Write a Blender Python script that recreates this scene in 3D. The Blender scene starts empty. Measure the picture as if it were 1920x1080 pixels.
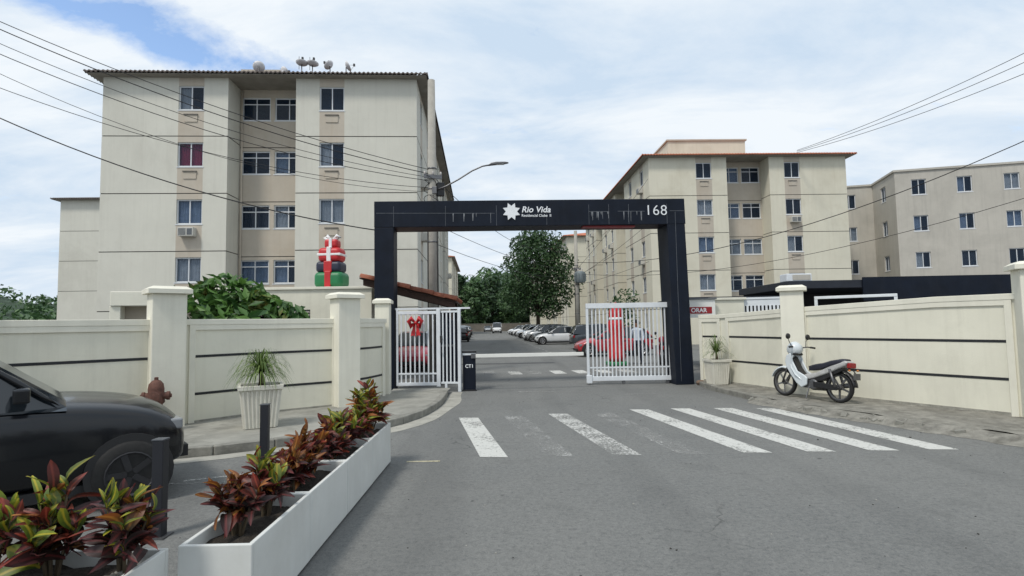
import bpy, bmesh, math, random
from mathutils import Vector, Matrix
random.seed(7)
S = bpy.context.scene
COL = S.collection
R = math.radians
PI = math.pi

# ------------------------------------------------------------------ camera
CAM_H, FPX, PITCH, ROLL = 1.7, 1050.0, math.atan(68 / 1050.0), 0.017
_f = Vector((0, math.cos(PITCH), math.sin(PITCH)))
_u0 = Vector((0, -math.sin(PITCH), math.cos(PITCH)))
_r0 = Vector((1, 0, 0))
_r = _r0 * math.cos(ROLL) - _u0 * math.sin(ROLL)
_u = _r0 * math.sin(ROLL) + _u0 * math.cos(ROLL)
cd = bpy.data.cameras.new('camera')
cd.sensor_width = 36.0
cd.lens = 36.0 * FPX / 1920.0
cd.clip_start = 0.05
cd.clip_end = 4000
cam = bpy.data.objects.new('camera', cd)
COL.objects.link(cam)
cam.matrix_world = Matrix(((_r.x, _u.x, -_f.x, 0), (_r.y, _u.y, -_f.y, 0), (_r.z, _u.z, -_f.z, CAM_H), (0, 0, 0, 1)))
S.camera = cam

# ------------------------------------------------------------------ light
RIFT_LOC, RIFT_ROT, RIFT_SC = (-0.74, 1.22, 0), R(47), (0.50, 0.15, 1)
SUN_EL, SUN_AZ = R(56), R(218)          # azimuth clockwise from +Y: behind the camera, from the left
W = bpy.data.worlds.new('World')
S.world = W
W.use_nodes = True
nt = W.node_tree
nt.nodes.clear()
def wn(t, **k):
    n = nt.nodes.new(t)
    for a, b in k.items():
        setattr(n, a, b)
    return n
out = wn('ShaderNodeOutputWorld')
sky = wn('ShaderNodeTexSky', sky_type='NISHITA')
sky.sun_disc = False
sky.sun_elevation = SUN_EL
sky.sun_rotation = SUN_AZ
sky.air_density = 1.0
sky.dust_density = 0.6
bg_sky = wn('ShaderNodeBackground')
bg_sky.inputs['Strength'].default_value = 0.15
bg_cl = wn('ShaderNodeBackground')
bg_cl.inputs['Strength'].default_value = 0.64
tc = wn('ShaderNodeTexCoord')
sep = wn('ShaderNodeSeparateXYZ')
add = wn('ShaderNodeMath', operation='ADD'); add.inputs[1].default_value = 0.22
mx = wn('ShaderNodeMath', operation='MAXIMUM'); mx.inputs[1].default_value = 0.06
dvx = wn('ShaderNodeMath', operation='DIVIDE')
dvy = wn('ShaderNodeMath', operation='DIVIDE')
cmb = wn('ShaderNodeCombineXYZ')
L = nt.links.new
L(tc.outputs['Generated'], sep.inputs[0])
L(sep.outputs['Z'], add.inputs[0]); L(add.outputs[0], mx.inputs[0])
L(sep.outputs['X'], dvx.inputs[0]); L(mx.outputs[0], dvx.inputs[1])
L(sep.outputs['Y'], dvy.inputs[0]); L(mx.outputs[0], dvy.inputs[1])
L(dvx.outputs[0], cmb.inputs[0]); L(dvy.outputs[0], cmb.inputs[1])
def wnoise(scale, detail, rough, dist, loc, sc=(1, 1, 1)):
    m = wn('ShaderNodeMapping'); m.inputs['Location'].default_value = loc; m.inputs['Scale'].default_value = sc
    n = wn('ShaderNodeTexNoise'); n.inputs['Scale'].default_value = scale; n.inputs['Detail'].default_value = detail
    n.inputs['Roughness'].default_value = rough; n.inputs['Distortion'].default_value = dist
    L(cmb.outputs[0], m.inputs[0]); L(m.outputs[0], n.inputs['Vector'])
    return n
n_cov = wnoise(2.2, 10, 0.64, 0.3, (0.55, 3.0, 0), (1.0, 1.5, 1))
n_tone = wnoise(1.5, 10, 0.62, 0.35, (4.2, 1.7, 0), (0.8, 1.6, 1))
# a rift in the cloud deck: distance to a long ellipse on the cloud plane thins the cover there
m_rift = wn('ShaderNodeMapping', vector_type='TEXTURE')
m_rift.inputs['Location'].default_value = RIFT_LOC; m_rift.inputs['Rotation'].default_value = (0, 0, RIFT_ROT); m_rift.inputs['Scale'].default_value = RIFT_SC
L(cmb.outputs[0], m_rift.inputs[0])
ln_rift = wn('ShaderNodeVectorMath', operation='LENGTH'); L(m_rift.outputs[0], ln_rift.inputs[0])
r_rift = wn('ShaderNodeMapRange', interpolation_type='SMOOTHSTEP'); r_rift.inputs['From Min'].default_value = 0.2; r_rift.inputs['From Max'].default_value = 1.25
r_rift.inputs['To Min'].default_value = 0.0; r_rift.inputs['To Max'].default_value = 0.30
L(ln_rift.outputs['Value'], r_rift.inputs['Value'])
a_rift = wn('ShaderNodeMath', operation='ADD'); L(n_cov.outputs['Fac'], a_rift.inputs[0]); L(r_rift.outputs[0], a_rift.inputs[1])
r_cov = wn('ShaderNodeValToRGB')
r_cov.color_ramp.elements[0].position = 0.47; r_cov.color_ramp.elements[0].color = (0, 0, 0, 1)
r_cov.color_ramp.elements[1].position = 0.68; r_cov.color_ramp.elements[1].color = (1, 1, 1, 1)
r_tone = wn('ShaderNodeValToRGB')
r_tone.color_ramp.elements[0].position = 0.36; r_tone.color_ramp.elements[0].color = (0.60, 0.73, 0.88, 1)
r_tone.color_ramp.elements[1].position = 0.62; r_tone.color_ramp.elements[1].color = (0.88, 0.935, 0.985, 1)
mixw = wn('ShaderNodeMixShader')
L(a_rift.outputs[0], r_cov.inputs[0]); L(n_tone.outputs['Fac'], r_tone.inputs[0])
L(sky.outputs[0], bg_sky.inputs[0]); L(r_tone.outputs[0], bg_cl.inputs[0])
L(r_cov.outputs[0], mixw.inputs[0]); L(bg_sky.outputs[0], mixw.inputs[1]); L(bg_cl.outputs[0], mixw.inputs[2])
L(mixw.outputs[0], out.inputs[0])

sl = bpy.data.lights.new('sun', 'SUN')
sl.energy = 1.5
sl.angle = R(10)
sl.color = (1.0, 0.95, 0.87)
sun = bpy.data.objects.new('sun', sl)
COL.objects.link(sun)
_sd = Vector((math.sin(SUN_AZ) * math.cos(SUN_EL), math.cos(SUN_AZ) * math.cos(SUN_EL), math.sin(SUN_EL)))
sun.rotation_euler = _sd.to_track_quat('Z', 'Y').to_euler()
S.view_settings.view_transform = 'Standard'
S.view_settings.look = 'None'
S.view_settings.gamma = 1.0
S.view_settings.exposure = 0.66
S.cycles.max_bounces = 6
S.cycles.transparent_max_bounces = 12

# ------------------------------------------------------------------ materials
MATS = {}
def M(name, col, rough=0.7, metal=0.0, var=0.10, scale=3.0, bump=0.0, bscale=40.0, stain=0.0, stain_col=(0.1, 0.09, 0.07),
      coat=0.0, spec=0.5, streak=0.0, obj=False, rnd=0.0):
    if name in MATS:
        return MATS[name]
    m = bpy.data.materials.new(name)
    m.use_nodes = True
    t = m.node_tree
    b = t.nodes['Principled BSDF']
    lk = t.links.new
    b.inputs['Roughness'].default_value = rough
    b.inputs['Metallic'].default_value = metal
    b.inputs['Specular IOR Level'].default_value = spec
    if coat:
        b.inputs['Coat Weight'].default_value = coat
        b.inputs['Coat Roughness'].default_value = 0.06
    if obj:
        g = t.nodes.new('ShaderNodeTexCoord'); pos = g.outputs['Object']
    else:
        g = t.nodes.new('ShaderNodeNewGeometry'); pos = g.outputs['Position']
    n = t.nodes.new('ShaderNodeTexNoise'); n.inputs['Scale'].default_value = scale; n.inputs['Detail'].default_value = 6
    n.inputs['Roughness'].default_value = 0.65
    lk(pos, n.inputs['Vector'])
    mix = t.nodes.new('ShaderNodeMix'); mix.data_type = 'RGBA'
    lo = [max(0, c * (1 - var)) for c in col]; hi = [min(1, c * (1 + var)) for c in col]
    mix.inputs['A'].default_value = (*lo, 1); mix.inputs['B'].default_value = (*hi, 1)
    rmp = t.nodes.new('ShaderNodeMapRange'); rmp.inputs['From Min'].default_value = 0.3; rmp.inputs['From Max'].default_value = 0.7
    lk(n.outputs['Fac'], rmp.inputs['Value']); lk(rmp.outputs[0], mix.inputs['Factor'])
    cout = mix.outputs['Result']
    def mixin(fac_socket, colr):
        nonlocal cout
        k = t.nodes.new('ShaderNodeMix'); k.data_type = 'RGBA'
        lk(fac_socket, k.inputs['Factor']); lk(cout, k.inputs['A']); k.inputs['B'].default_value = (*colr, 1)
        cout = k.outputs['Result']
    if stain:
        n2 = t.nodes.new('ShaderNodeTexNoise'); n2.inputs['Scale'].default_value = scale * 0.45; n2.inputs['Detail'].default_value = 9
        n2.inputs['Roughness'].default_value = 0.7; n2.inputs['Distortion'].default_value = 0.5
        lk(pos, n2.inputs['Vector'])
        r2 = t.nodes.new('ShaderNodeMapRange'); r2.inputs['From Min'].default_value = 0.50; r2.inputs['From Max'].default_value = 0.78
        r2.inputs['To Max'].default_value = stain
        lk(n2.outputs['Fac'], r2.inputs['Value']); mixin(r2.outputs[0], stain_col)
    if streak:
        mp = t.nodes.new('ShaderNodeMapping'); mp.inputs['Scale'].default_value = (5.0, 5.0, 0.22)
        lk(pos, mp.inputs[0])
        n3 = t.nodes.new('ShaderNodeTexNoise'); n3.inputs['Scale'].default_value = 1.0; n3.inputs['Detail'].default_value = 7
        n3.inputs['Roughness'].default_value = 0.7
        lk(mp.outputs[0], n3.inputs['Vector'])
        r3 = t.nodes.new('ShaderNodeMapRange'); r3.inputs['From Min'].default_value = 0.50; r3.inputs['From Max'].default_value = 0.80
        r3.inputs['To Max'].default_value = streak
        lk(n3.outputs['Fac'], r3.inputs['Value']); mixin(r3.outputs[0], stain_col)
    if rnd:
        oi = t.nodes.new('ShaderNodeObjectInfo')
        hs = t.nodes.new('ShaderNodeHueSaturation')
        r4 = t.nodes.new('ShaderNodeMapRange'); r4.inputs['To Min'].default_value = 1 - rnd; r4.inputs['To Max'].default_value = 1 + rnd
        lk(oi.outputs['Random'], r4.inputs['Value']); lk(r4.outputs[0], hs.inputs['Value']); lk(cout, hs.inputs['Color'])
        cout = hs.outputs['Color']
    lk(cout, b.inputs['Base Color'])
    if bump:
        bn = t.nodes.new('ShaderNodeTexNoise'); bn.inputs['Scale'].default_value = bscale; bn.inputs['Detail'].default_value = 5
        lk(pos, bn.inputs['Vector'])
        bp = t.nodes.new('ShaderNodeBump'); bp.inputs['Strength'].default_value = bump; bp.inputs['Distance'].default_value = 0.02
        lk(bn.outputs['Fac'], bp.inputs['Height']); lk(bp.outputs[0], b.inputs['Normal'])
    MATS[name] = m
    return m

def mat_glass(name, tint=(0.02, 0.03, 0.05), alpha=0.55):
    if name in MATS:
        return MATS[name]
    m = bpy.data.materials.new(name); m.use_nodes = True
    t = m.node_tree; t.nodes.clear()
    o = t.nodes.new('ShaderNodeOutputMaterial'); mixs = t.nodes.new('ShaderNodeMixShader')
    tr = t.nodes.new('ShaderNodeBsdfTransparent'); pb = t.nodes.new('ShaderNodeBsdfPrincipled')
    pb.inputs['Base Color'].default_value = (*tint, 1); pb.inputs['Roughness'].default_value = 0.06
    n = t.nodes.new('ShaderNodeTexNoise'); n.inputs['Scale'].default_value = 1.2
    g = t.nodes.new('ShaderNodeNewGeometry'); t.links.new(g.outputs['Position'], n.inputs['Vector'])
    bp = t.nodes.new('ShaderNodeBump'); bp.inputs['Strength'].default_value = 0.04; bp.inputs['Distance'].default_value = 0.05
    t.links.new(n.outputs['Fac'], bp.inputs['Height']); t.links.new(bp.outputs[0], pb.inputs['Normal'])
    tr.inputs[0].default_value = (0.90, 0.93, 0.96, 1)
    mixs.inputs[0].default_value = alpha
    t.links.new(tr.outputs[0], mixs.inputs[1]); t.links.new(pb.outputs[0], mixs.inputs[2]); t.links.new(mixs.outputs[0], o.inputs[0])
    MATS[name] = m
    return m

def mat_paint_worn(name, col, wear_lo, wear_hi, scale=9.0):
    m = bpy.data.materials.new(name); m.use_nodes = True
    t = m.node_tree; lk = t.links.new
    b = t.nodes['Principled BSDF']; b.inputs['Roughness'].default_value = 0.75
    o = t.nodes['Material Output']
    g = t.nodes.new('ShaderNodeNewGeometry')
    n = t.nodes.new('ShaderNodeTexNoise'); n.inputs['Scale'].default_value = scale; n.inputs['Detail'].default_value = 10; n.inputs['Roughness'].default_value = 0.78
    lk(g.outputs['Position'], n.inputs['Vector'])
    r = t.nodes.new('ShaderNodeMapRange'); r.inputs['From Min'].default_value = wear_lo; r.inputs['From Max'].default_value = wear_hi
    n2 = t.nodes.new('ShaderNodeTexNoise'); n2.inputs['Scale'].default_value = 1.9; n2.inputs['Detail'].default_value = 6
    lk(g.outputs['Position'], n2.inputs['Vector'])
    ma = t.nodes.new('ShaderNodeMath'); ma.operation = 'MULTIPLY_ADD'; lk(n2.outputs['Fac'], ma.inputs[0]); ma.inputs[1].default_value = .5; ma.inputs[2].default_value = -.25
    mb_ = t.nodes.new('ShaderNodeMath'); mb_.operation = 'ADD'; lk(n.outputs['Fac'], mb_.inputs[0]); lk(ma.outputs[0], mb_.inputs[1])
    lk(mb_.outputs[0], r.inputs['Value'])
    k = t.nodes.new('ShaderNodeMix'); k.data_type = 'RGBA'
    k.inputs['A'].default_value = (*[c * 0.72 for c in col], 1); k.inputs['B'].default_value = (*col, 1)
    lk(n2.outputs['Fac'], k.inputs['Factor']); lk(k.outputs['Result'], b.inputs['Base Color'])
    tr = t.nodes.new('ShaderNodeBsdfTransparent'); mixs = t.nodes.new('ShaderNodeMixShader')
    lk(r.outputs[0], mixs.inputs[0]); lk(b.outputs[0], mixs.inputs[1]); lk(tr.outputs[0], mixs.inputs[2]); lk(mixs.outputs[0], o.inputs[0])
    return m

def mat_leaf(name, base, tip, rib, var=0.35, rough=0.5, trans=0.28, ylen=1.0, mott=7.0):
    """leaf colour: base -> tip along local Y (0..ylen), rib near x = 0; all with mottling and per-object variation"""
    m = bpy.data.materials.new(name); m.use_nodes = True
    t = m.node_tree; lk = t.links.new
    b = t.nodes['Principled BSDF']; o = t.nodes['Material Output']
    b.inputs['Roughness'].default_value = rough
    tcn = t.nodes.new('ShaderNodeTexCoord'); sp = t.nodes.new('ShaderNodeSeparateXYZ'); lk(tcn.outputs['Object'], sp.inputs[0])
    oi = t.nodes.new('ShaderNodeObjectInfo')
    va = t.nodes.new('ShaderNodeVectorMath'); va.operation = 'ADD'; lk(tcn.outputs['Object'], va.inputs[0]); lk(oi.outputs['Location'], va.inputs[1])
    n = t.nodes.new('ShaderNodeTexNoise'); n.inputs['Scale'].default_value = mott; n.inputs['Detail'].default_value = 5; lk(va.outputs[0], n.inputs['Vector'])
    a = t.nodes.new('ShaderNodeMath'); a.operation = 'MULTIPLY_ADD'; lk(n.outputs['Fac'], a.inputs[0]); a.inputs[1].default_value = 1.3; a.inputs[2].default_value = -0.65
    yd = t.nodes.new('ShaderNodeMath'); yd.operation = 'DIVIDE'; lk(sp.outputs['Y'], yd.inputs[0]); yd.inputs[1].default_value = ylen
    ad = t.nodes.new('ShaderNodeMath'); ad.use_clamp = True; lk(a.outputs[0], ad.inputs[0]); lk(yd.outputs[0], ad.inputs[1])
    k = t.nodes.new('ShaderNodeMix'); k.data_type = 'RGBA'; k.inputs['A'].default_value = (*base, 1); k.inputs['B'].default_value = (*tip, 1)
    lk(ad.outputs[0], k.inputs['Factor'])
    ab = t.nodes.new('ShaderNodeMath'); ab.operation = 'ABSOLUTE'; lk(sp.outputs['X'], ab.inputs[0])
    rr = t.nodes.new('ShaderNodeMapRange'); rr.inputs['From Min'].default_value = 0.003; rr.inputs['From Max'].default_value = 0.009
    rr.inputs['To Min'].default_value = 0.8; rr.inputs['To Max'].default_value = 0.0; lk(ab.outputs[0], rr.inputs['Value'])
    k2 = t.nodes.new('ShaderNodeMix'); k2.data_type = 'RGBA'; lk(rr.outputs[0], k2.inputs['Factor']); lk(k.outputs['Result'], k2.inputs['A']); k2.inputs['B'].default_value = (*rib, 1)
    hs = t.nodes.new('ShaderNodeHueSaturation'); r4 = t.nodes.new('ShaderNodeMapRange')
    r4.inputs['To Min'].default_value = 1 - var; r4.inputs['To Max'].default_value = 1 + var
    lk(oi.outputs['Random'], r4.inputs['Value']); lk(r4.outputs[0], hs.inputs['Value']); lk(k2.outputs['Result'], hs.inputs['Color'])
    lk(hs.outputs[0], b.inputs['Base Color'])
    tl = t.nodes.new('ShaderNodeBsdfTranslucent'); lk(hs.outputs[0], tl.inputs[0])
    mixs = t.nodes.new('ShaderNodeMixShader'); mixs.inputs[0].default_value = trans
    lk(b.outputs[0], mixs.inputs[1]); lk(tl.outputs[0], mixs.inputs[2]); lk(mixs.outputs[0], o.inputs[0])
    return m

def mat_foliage(name, dark, light, scale=0.8, trans=0.25, third=None):
    """crown leaves: each leaf face its own tone (white noise on position)"""
    m = bpy.data.materials.new(name); m.use_nodes = True
    t = m.node_tree; lk = t.links.new
    b = t.nodes['Principled BSDF']; o = t.nodes['Material Output']; b.inputs['Roughness'].default_value = 0.5
    g = t.nodes.new('ShaderNodeNewGeometry')
    k = t.nodes.new('ShaderNodeMix'); k.data_type = 'RGBA'; k.inputs['A'].default_value = (*dark, 1); k.inputs['B'].default_value = (*light, 1)
    lk(g.outputs['Random Per Island'], k.inputs['Factor'])
    cout = k.outputs['Result']
    n = t.nodes.new('ShaderNodeTexNoise'); n.inputs['Scale'].default_value = scale; n.inputs['Detail'].default_value = 3
    lk(g.outputs['Position'], n.inputs['Vector'])
    if third:
        r = t.nodes.new('ShaderNodeMapRange'); r.inputs['From Min'].default_value = 0.6; r.inputs['From Max'].default_value = 0.7
        lk(n.outputs['Fac'], r.inputs['Value'])
        k3 = t.nodes.new('ShaderNodeMix'); k3.data_type = 'RGBA'; lk(r.outputs[0], k3.inputs['Factor']); lk(cout, k3.inputs['A']); k3.inputs['B'].default_value = (*third, 1)
        cout = k3.outputs['Result']
    lk(cout, b.inputs['Base Color'])
    tl = t.nodes.new('ShaderNodeBsdfTranslucent'); lk(cout, tl.inputs[0])
    mixs = t.nodes.new('ShaderNodeMixShader'); mixs.inputs[0].default_value = trans
    lk(b.outputs[0], mixs.inputs[1]); lk(tl.outputs[0], mixs.inputs[2]); lk(mixs.outputs[0], o.inputs[0])
    return m

def mat_asphalt():
    m = bpy.data.materials.new('asphalt'); m.use_nodes = True
    t = m.node_tree; lk = t.links.new
    b = t.nodes['Principled BSDF']; b.inputs['Roughness'].default_value = 0.85; b.inputs['Specular IOR Level'].default_value = 0.35
    g = t.nodes.new('ShaderNodeNewGeometry')
    def noise(s, d=5, r=0.6, dist=0.0):
        n = t.nodes.new('ShaderNodeTexNoise'); n.inputs['Scale'].default_value = s; n.inputs['Detail'].default_value = d
        n.inputs['Roughness'].default_value = r; n.inputs['Distortion'].default_value = dist
        lk(g.outputs['Position'], n.inputs['Vector']); return n.outputs['Fac']
    def ramp(v, a, b_, lo=0.0, hi=1.0):
        r = t.nodes.new('ShaderNodeMapRange'); r.inputs['From Min'].default_value = a; r.inputs['From Max'].default_value = b_
        r.inputs['To Min'].default_value = lo; r.inputs['To Max'].default_value = hi; lk(v, r.inputs['Value']); return r.outputs[0]
    def mixc(f, A, B):
        k = t.nodes.new('ShaderNodeMix'); k.data_type = 'RGBA'; lk(f, k.inputs['Factor'])
        for s_, v in (('A', A), ('B', B)):
            if isinstance(v, tuple): k.inputs[s_].default_value = (*v, 1)
            else: lk(v, k.inputs[s_])
        return k.outputs['Result']
    c = mixc(ramp(noise(0.35, 6, 0.6, 0.4), 0.35, 0.68), (0.122, 0.127, 0.125), (0.166, 0.168, 0.160))
    c = mixc(ramp(noise(22, 8, 0.85), 0.42, 0.60, 0, 0.75), c, (0.215, 0.215, 0.205))
    c = mixc(ramp(noise(18, 8, 0.85, 0.3), 0.50, 0.64, 0, 0.65), c, (0.068, 0.071, 0.072))
    c = mixc(ramp(noise(2.2, 8, 0.7, 0.6), 0.52, 0.75, 0, 0.45), c, (0.080, 0.082, 0.080))
    c = mixc(ramp(noise(70, 3, 0.7), 0.52, 0.72, 0, 0.75), c, (0.235, 0.235, 0.22))
    c = mixc(ramp(noise(95, 3, 0.7), 0.55, 0.72, 0, 0.75), c, (0.045, 0.047, 0.048))
    c = mixc(ramp(noise(5.5, 2, 0.5), 0.73, 0.78, 0, 0.7), c, (0.045, 0.045, 0.044))
    mpt = t.nodes.new('ShaderNodeMapping'); mpt.inputs['Rotation'].default_value = (0, 0, -0.12); mpt.inputs['Scale'].default_value = (1.1, 0.07, 1)
    lk(g.outputs['Position'], mpt.inputs[0])
    ntr = t.nodes.new('ShaderNodeTexNoise'); ntr.inputs['Scale'].default_value = 1.0; ntr.inputs['Detail'].default_value = 5; lk(mpt.outputs[0], ntr.inputs['Vector'])
    c = mixc(ramp(ntr.outputs['Fac'], 0.50, 0.70, 0, 0.42), c, (0.085, 0.087, 0.086))
    c = mixc(ramp(noise(0.9, 4, 0.5), 0.66, 0.74, 0, 0.45), c, (0.062, 0.062, 0.062))
    vo = t.nodes.new('ShaderNodeTexVoronoi'); vo.feature = 'DISTANCE_TO_EDGE'; vo.inputs['Scale'].default_value = 0.33
    dn = t.nodes.new('ShaderNodeTexNoise'); dn.inputs['Scale'].default_value = 1.6; dn.inputs['Detail'].default_value = 8; lk(g.outputs['Position'], dn.inputs['Vector'])
    vm = t.nodes.new('ShaderNodeVectorMath'); vm.operation = 'MULTIPLY_ADD'; lk(dn.outputs['Color'], vm.inputs[0]); vm.inputs[1].default_value = (1.2, 1.2, 0); lk(g.outputs['Position'], vm.inputs[2])
    lk(vm.outputs[0], vo.inputs['Vector'])
    crack = ramp(vo.outputs['Distance'], 0.0, 0.006, 1.0, 0.0)
    gate = ramp(noise(0.22, 2), 0.50, 0.60)
    mu = t.nodes.new('ShaderNodeMath'); mu.operation = 'MULTIPLY'; lk(crack, mu.inputs[0]); lk(gate, mu.inputs[1])
    mu2 = t.nodes.new('ShaderNodeMath'); mu2.operation = 'MULTIPLY'; lk(mu.outputs[0], mu2.inputs[0]); mu2.inputs[1].default_value = 0.75
    c = mixc(mu2.outputs[0], c, (0.03, 0.03, 0.03))
    lk(c, b.inputs['Base Color'])
    bp = t.nodes.new('ShaderNodeBump'); bp.inputs['Strength'].default_value = 0.45; bp.inputs['Distance'].default_value = 0.01
    lk(noise(85, 4, 0.7), bp.inputs['Height']); lk(bp.outputs[0], b.inputs['Normal'])
    return m

# ------------------------------------------------------------------ mesh helpers
class MB:
    def __init__(self):
        self.v, self.f, self.m = [], [], []
    def add(self, vs, fs, mi=0):
        o = len(self.v); self.v += [tuple(p) for p in vs]
        self.f += [tuple(i + o for i in q) for q in fs]; self.m += [mi] * len(fs)
        return self
    def box(self, x0, x1, y0, y1, z0, z1, mi=0, mat=None):
        vs = [Vector(p) for p in ((x0, y0, z0), (x1, y0, z0), (x1, y1, z0), (x0, y1, z0), (x0, y0, z1), (x1, y0, z1), (x1, y1, z1), (x0, y1, z1))]
        if mat: vs = [mat @ p for p in vs]
        return self.add(vs, [(0, 3, 2, 1), (4, 5, 6, 7), (0, 1, 5, 4), (1, 2, 6, 5), (2, 3, 7, 6), (3, 0, 4, 7)], mi)
    def tube(self, path, rad, n=8, mi=0, cap=True, squash=None):
        path = [Vector(p) for p in path]
        if not isinstance(rad, (list, tuple)): rad = [rad] * len(path)
        rings = []
        up = Vector((0, 0, 1))
        for i, p in enumerate(path):
            d = (path[min(i + 1, len(path) - 1)] - path[max(i - 1, 0)]).normalized()
            a = d.cross(up)
            if a.length < 1e-3: a = d.cross(Vector((1, 0, 0)))
            a.normalize(); b = d.cross(a).normalized()
            rings.append([p + (a * math.cos(2 * PI * k / n) + b * math.sin(2 * PI * k / n)) * rad[i] for k in range(n)])
        vs = [q for r_ in rings for q in r_]
        fs = [(i * n + k, i * n + (k + 1) % n, (i + 1) * n + (k + 1) % n, (i + 1) * n + k) for i in range(len(path) - 1) for k in range(n)]
        if cap: fs += [tuple(range(n - 1, -1, -1)), tuple((len(path) - 1) * n + k for k in range(n))]
        return self.add(vs, fs, mi)
    def lathe(self, prof, n=16, axis='Z', mat=None, mi=0, close=True):
        """prof: list of (r, h)"""
        vs = []
        for r_, h in prof:
            for k in range(n):
                a = 2 * PI * k / n
                c, s_ = r_ * math.cos(a), r_ * math.sin(a)
                p = Vector((c, s_, h)) if axis == 'Z' else (Vector((c, h, s_)) if axis == 'Y' else Vector((h, c, s_)))
                vs.append(mat @ p if mat else p)
        fs = [(i * n + k, i * n + (k + 1) % n, (i + 1) * n + (k + 1) % n, (i + 1) * n + k) for i in range(len(prof) - 1) for k in range(n)]
        if close: fs += [tuple(range(n - 1, -1, -1)), tuple((len(prof) - 1) * n + k for k in range(n))]
        return self.add(vs, fs, mi)
    def prism(self, poly, a, b, plane='XZ', mat=None, mi=0):
        """extrude a 2-D outline between a and b along the third axis"""
        def P(p, h):
            q = Vector((p[0], h, p[1])) if plane == 'XZ' else (Vector((p[0], p[1], h)) if plane == 'XY' else Vector((h, p[0], p[1])))
            return mat @ q if mat else q
        n = len(poly)
        vs = [P(p, a) for p in poly] + [P(p, b) for p in poly]
        fs = [tuple(range(n)), tuple(range(2 * n - 1, n - 1, -1))] + [(i, i + n, (i + 1) % n + n, (i + 1) % n) for i in range(n)]
        return self.add(vs, fs, mi)
    def mesh(self, name, mats, smooth=False, fix=True):
        me = bpy.data.meshes.new(name)
        me.from_pydata(self.v, [], self.f)
        for k in (mats if isinstance(mats, (list, tuple)) else [mats]): me.materials.append(k)
        if any(self.m): me.polygons.foreach_set('material_index', self.m)
        if smooth: me.polygons.foreach_set('use_smooth', [True] * len(me.polygons))
        if fix:
            bm = bmesh.new(); bm.from_mesh(me); bmesh.ops.recalc_face_normals(bm, faces=bm.faces); bm.to_mesh(me); bm.free()
        me.update()
        return me
    def build(self, name, mats, parent=None, smooth=False, bevel=0.0, seg=2, fix=True, loc=None, sub=0, auto=None):
        return obj(name, self.mesh(name, mats, smooth, fix), parent, bevel, seg, loc, sub, auto)

def obj(name, me, parent=None, bevel=0.0, seg=2, loc=None, sub=0, auto=None):
    o = bpy.data.objects.new(name, me); COL.objects.link(o)
    if parent: o.parent = parent
    if loc: o.location = loc
    if bevel:
        md = o.modifiers.new('bevel', 'BEVEL'); md.width = bevel; md.segments = seg; md.limit_method = 'ANGLE'; md.angle_limit = R(35)
    if sub:
        md = o.modifiers.new('sub', 'SUBSURF'); md.levels = sub; md.render_levels = sub
    return o

def tag(o, label=None, cat=None, group=None, kind=None):
    if label: o['label'] = label
    if cat: o['category'] = cat
    if group: o['group'] = group
    if kind: o['kind'] = kind
    return o
def thing(name, label, cat, loc=(0, 0, 0), rz=0.0, group=None):
    o = bpy.data.objects.new(name, None); COL.objects.link(o)
    o.empty_display_size = 0.2
    o.location = loc; o.rotation_euler = (0, 0, rz)
    return tag(o, label, cat, group)
def copy_tree(o, parent=None):
    c = o.copy(); COL.objects.link(c); c.parent = parent
    for ch in list(o.children): copy_tree(ch, c)
    return c
def text_mesh(name, body, size, mat, parent, M4, extrude=0.01, shear=0.0, spacing=1.0, align='LEFT', offset=0.0):
    cu = bpy.data.curves.new(name, 'FONT'); cu.body = body; cu.size = size; cu.extrude = extrude; cu.shear = shear
    cu.space_character = spacing; cu.align_x = align; cu.offset = offset
    tmp = bpy.data.objects.new(name + '_tmp', cu); COL.objects.link(tmp)
    dg = bpy.context.evaluated_depsgraph_get()
    me = bpy.data.meshes.new_from_object(tmp.evaluated_get(dg))
    bpy.data.objects.remove(tmp, do_unlink=True)
    me.materials.clear(); me.materials.append(mat)
    o = obj(name, me, parent); o.matrix_local = M4
    return o
def T(x, y, z): return Matrix.Translation((x, y, z))
def RZ(a): return Matrix.Rotation(a, 4, 'Z')
def RX(a): return Matrix.Rotation(a, 4, 'X')
def RY(a): return Matrix.Rotation(a, 4, 'Y')

# ------------------------------------------------------------------ shared materials
m_asph = mat_asphalt()
m_conc = M('sidewalk_concrete', (0.27, 0.265, 0.235), 0.9, var=0.22, scale=2.5, bump=0.25, bscale=50, stain=0.75, stain_col=(0.075, 0.073, 0.06))
m_kerb = M('kerb_concrete', (0.22, 0.215, 0.19), 0.9, var=0.25, scale=5, bump=0.3, bscale=45, stain=0.7, stain_col=(0.06, 0.06, 0.05))
m_gutter = M('gutter_concrete', (0.34, 0.33, 0.29), 0.9, var=0.2, scale=4, bump=0.2, stain=0.6, stain_col=(0.14, 0.14, 0.125))
m_wall_cream = M('cream_render', (0.70, 0.68, 0.57), 0.85, var=0.05, scale=1.3, bump=0.12, bscale=70, stain=0.35, stain_col=(0.40, 0.38, 0.31), streak=0.28)
m_wall_frame = M('cream_trim', (0.72, 0.70, 0.60), 0.85, var=0.05, scale=1.7, bump=0.1, bscale=60, stain=0.25, stain_col=(0.40, 0.38, 0.31), streak=0.22)
m_stripe = M('black_strip', (0.012, 0.013, 0.016), 0.6, var=0.3)
m_navy = M('navy_panel', (0.0045, 0.0080, 0.017), 0.55, var=0.3, scale=1.8, stain=0.2, stain_col=(0.035, 0.038, 0.045), streak=0.16, spec=0.22)
m_white_met = M('white_metal', (0.66, 0.69, 0.72), 0.45, var=0.08, scale=4, stain=0.25, stain_col=(0.36, 0.35, 0.33))
m_white = M('white_paint', (0.74, 0.74, 0.70), 0.7, var=0.05, scale=2, stain=0.15, stain_col=(0.5, 0.49, 0.45))
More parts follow.
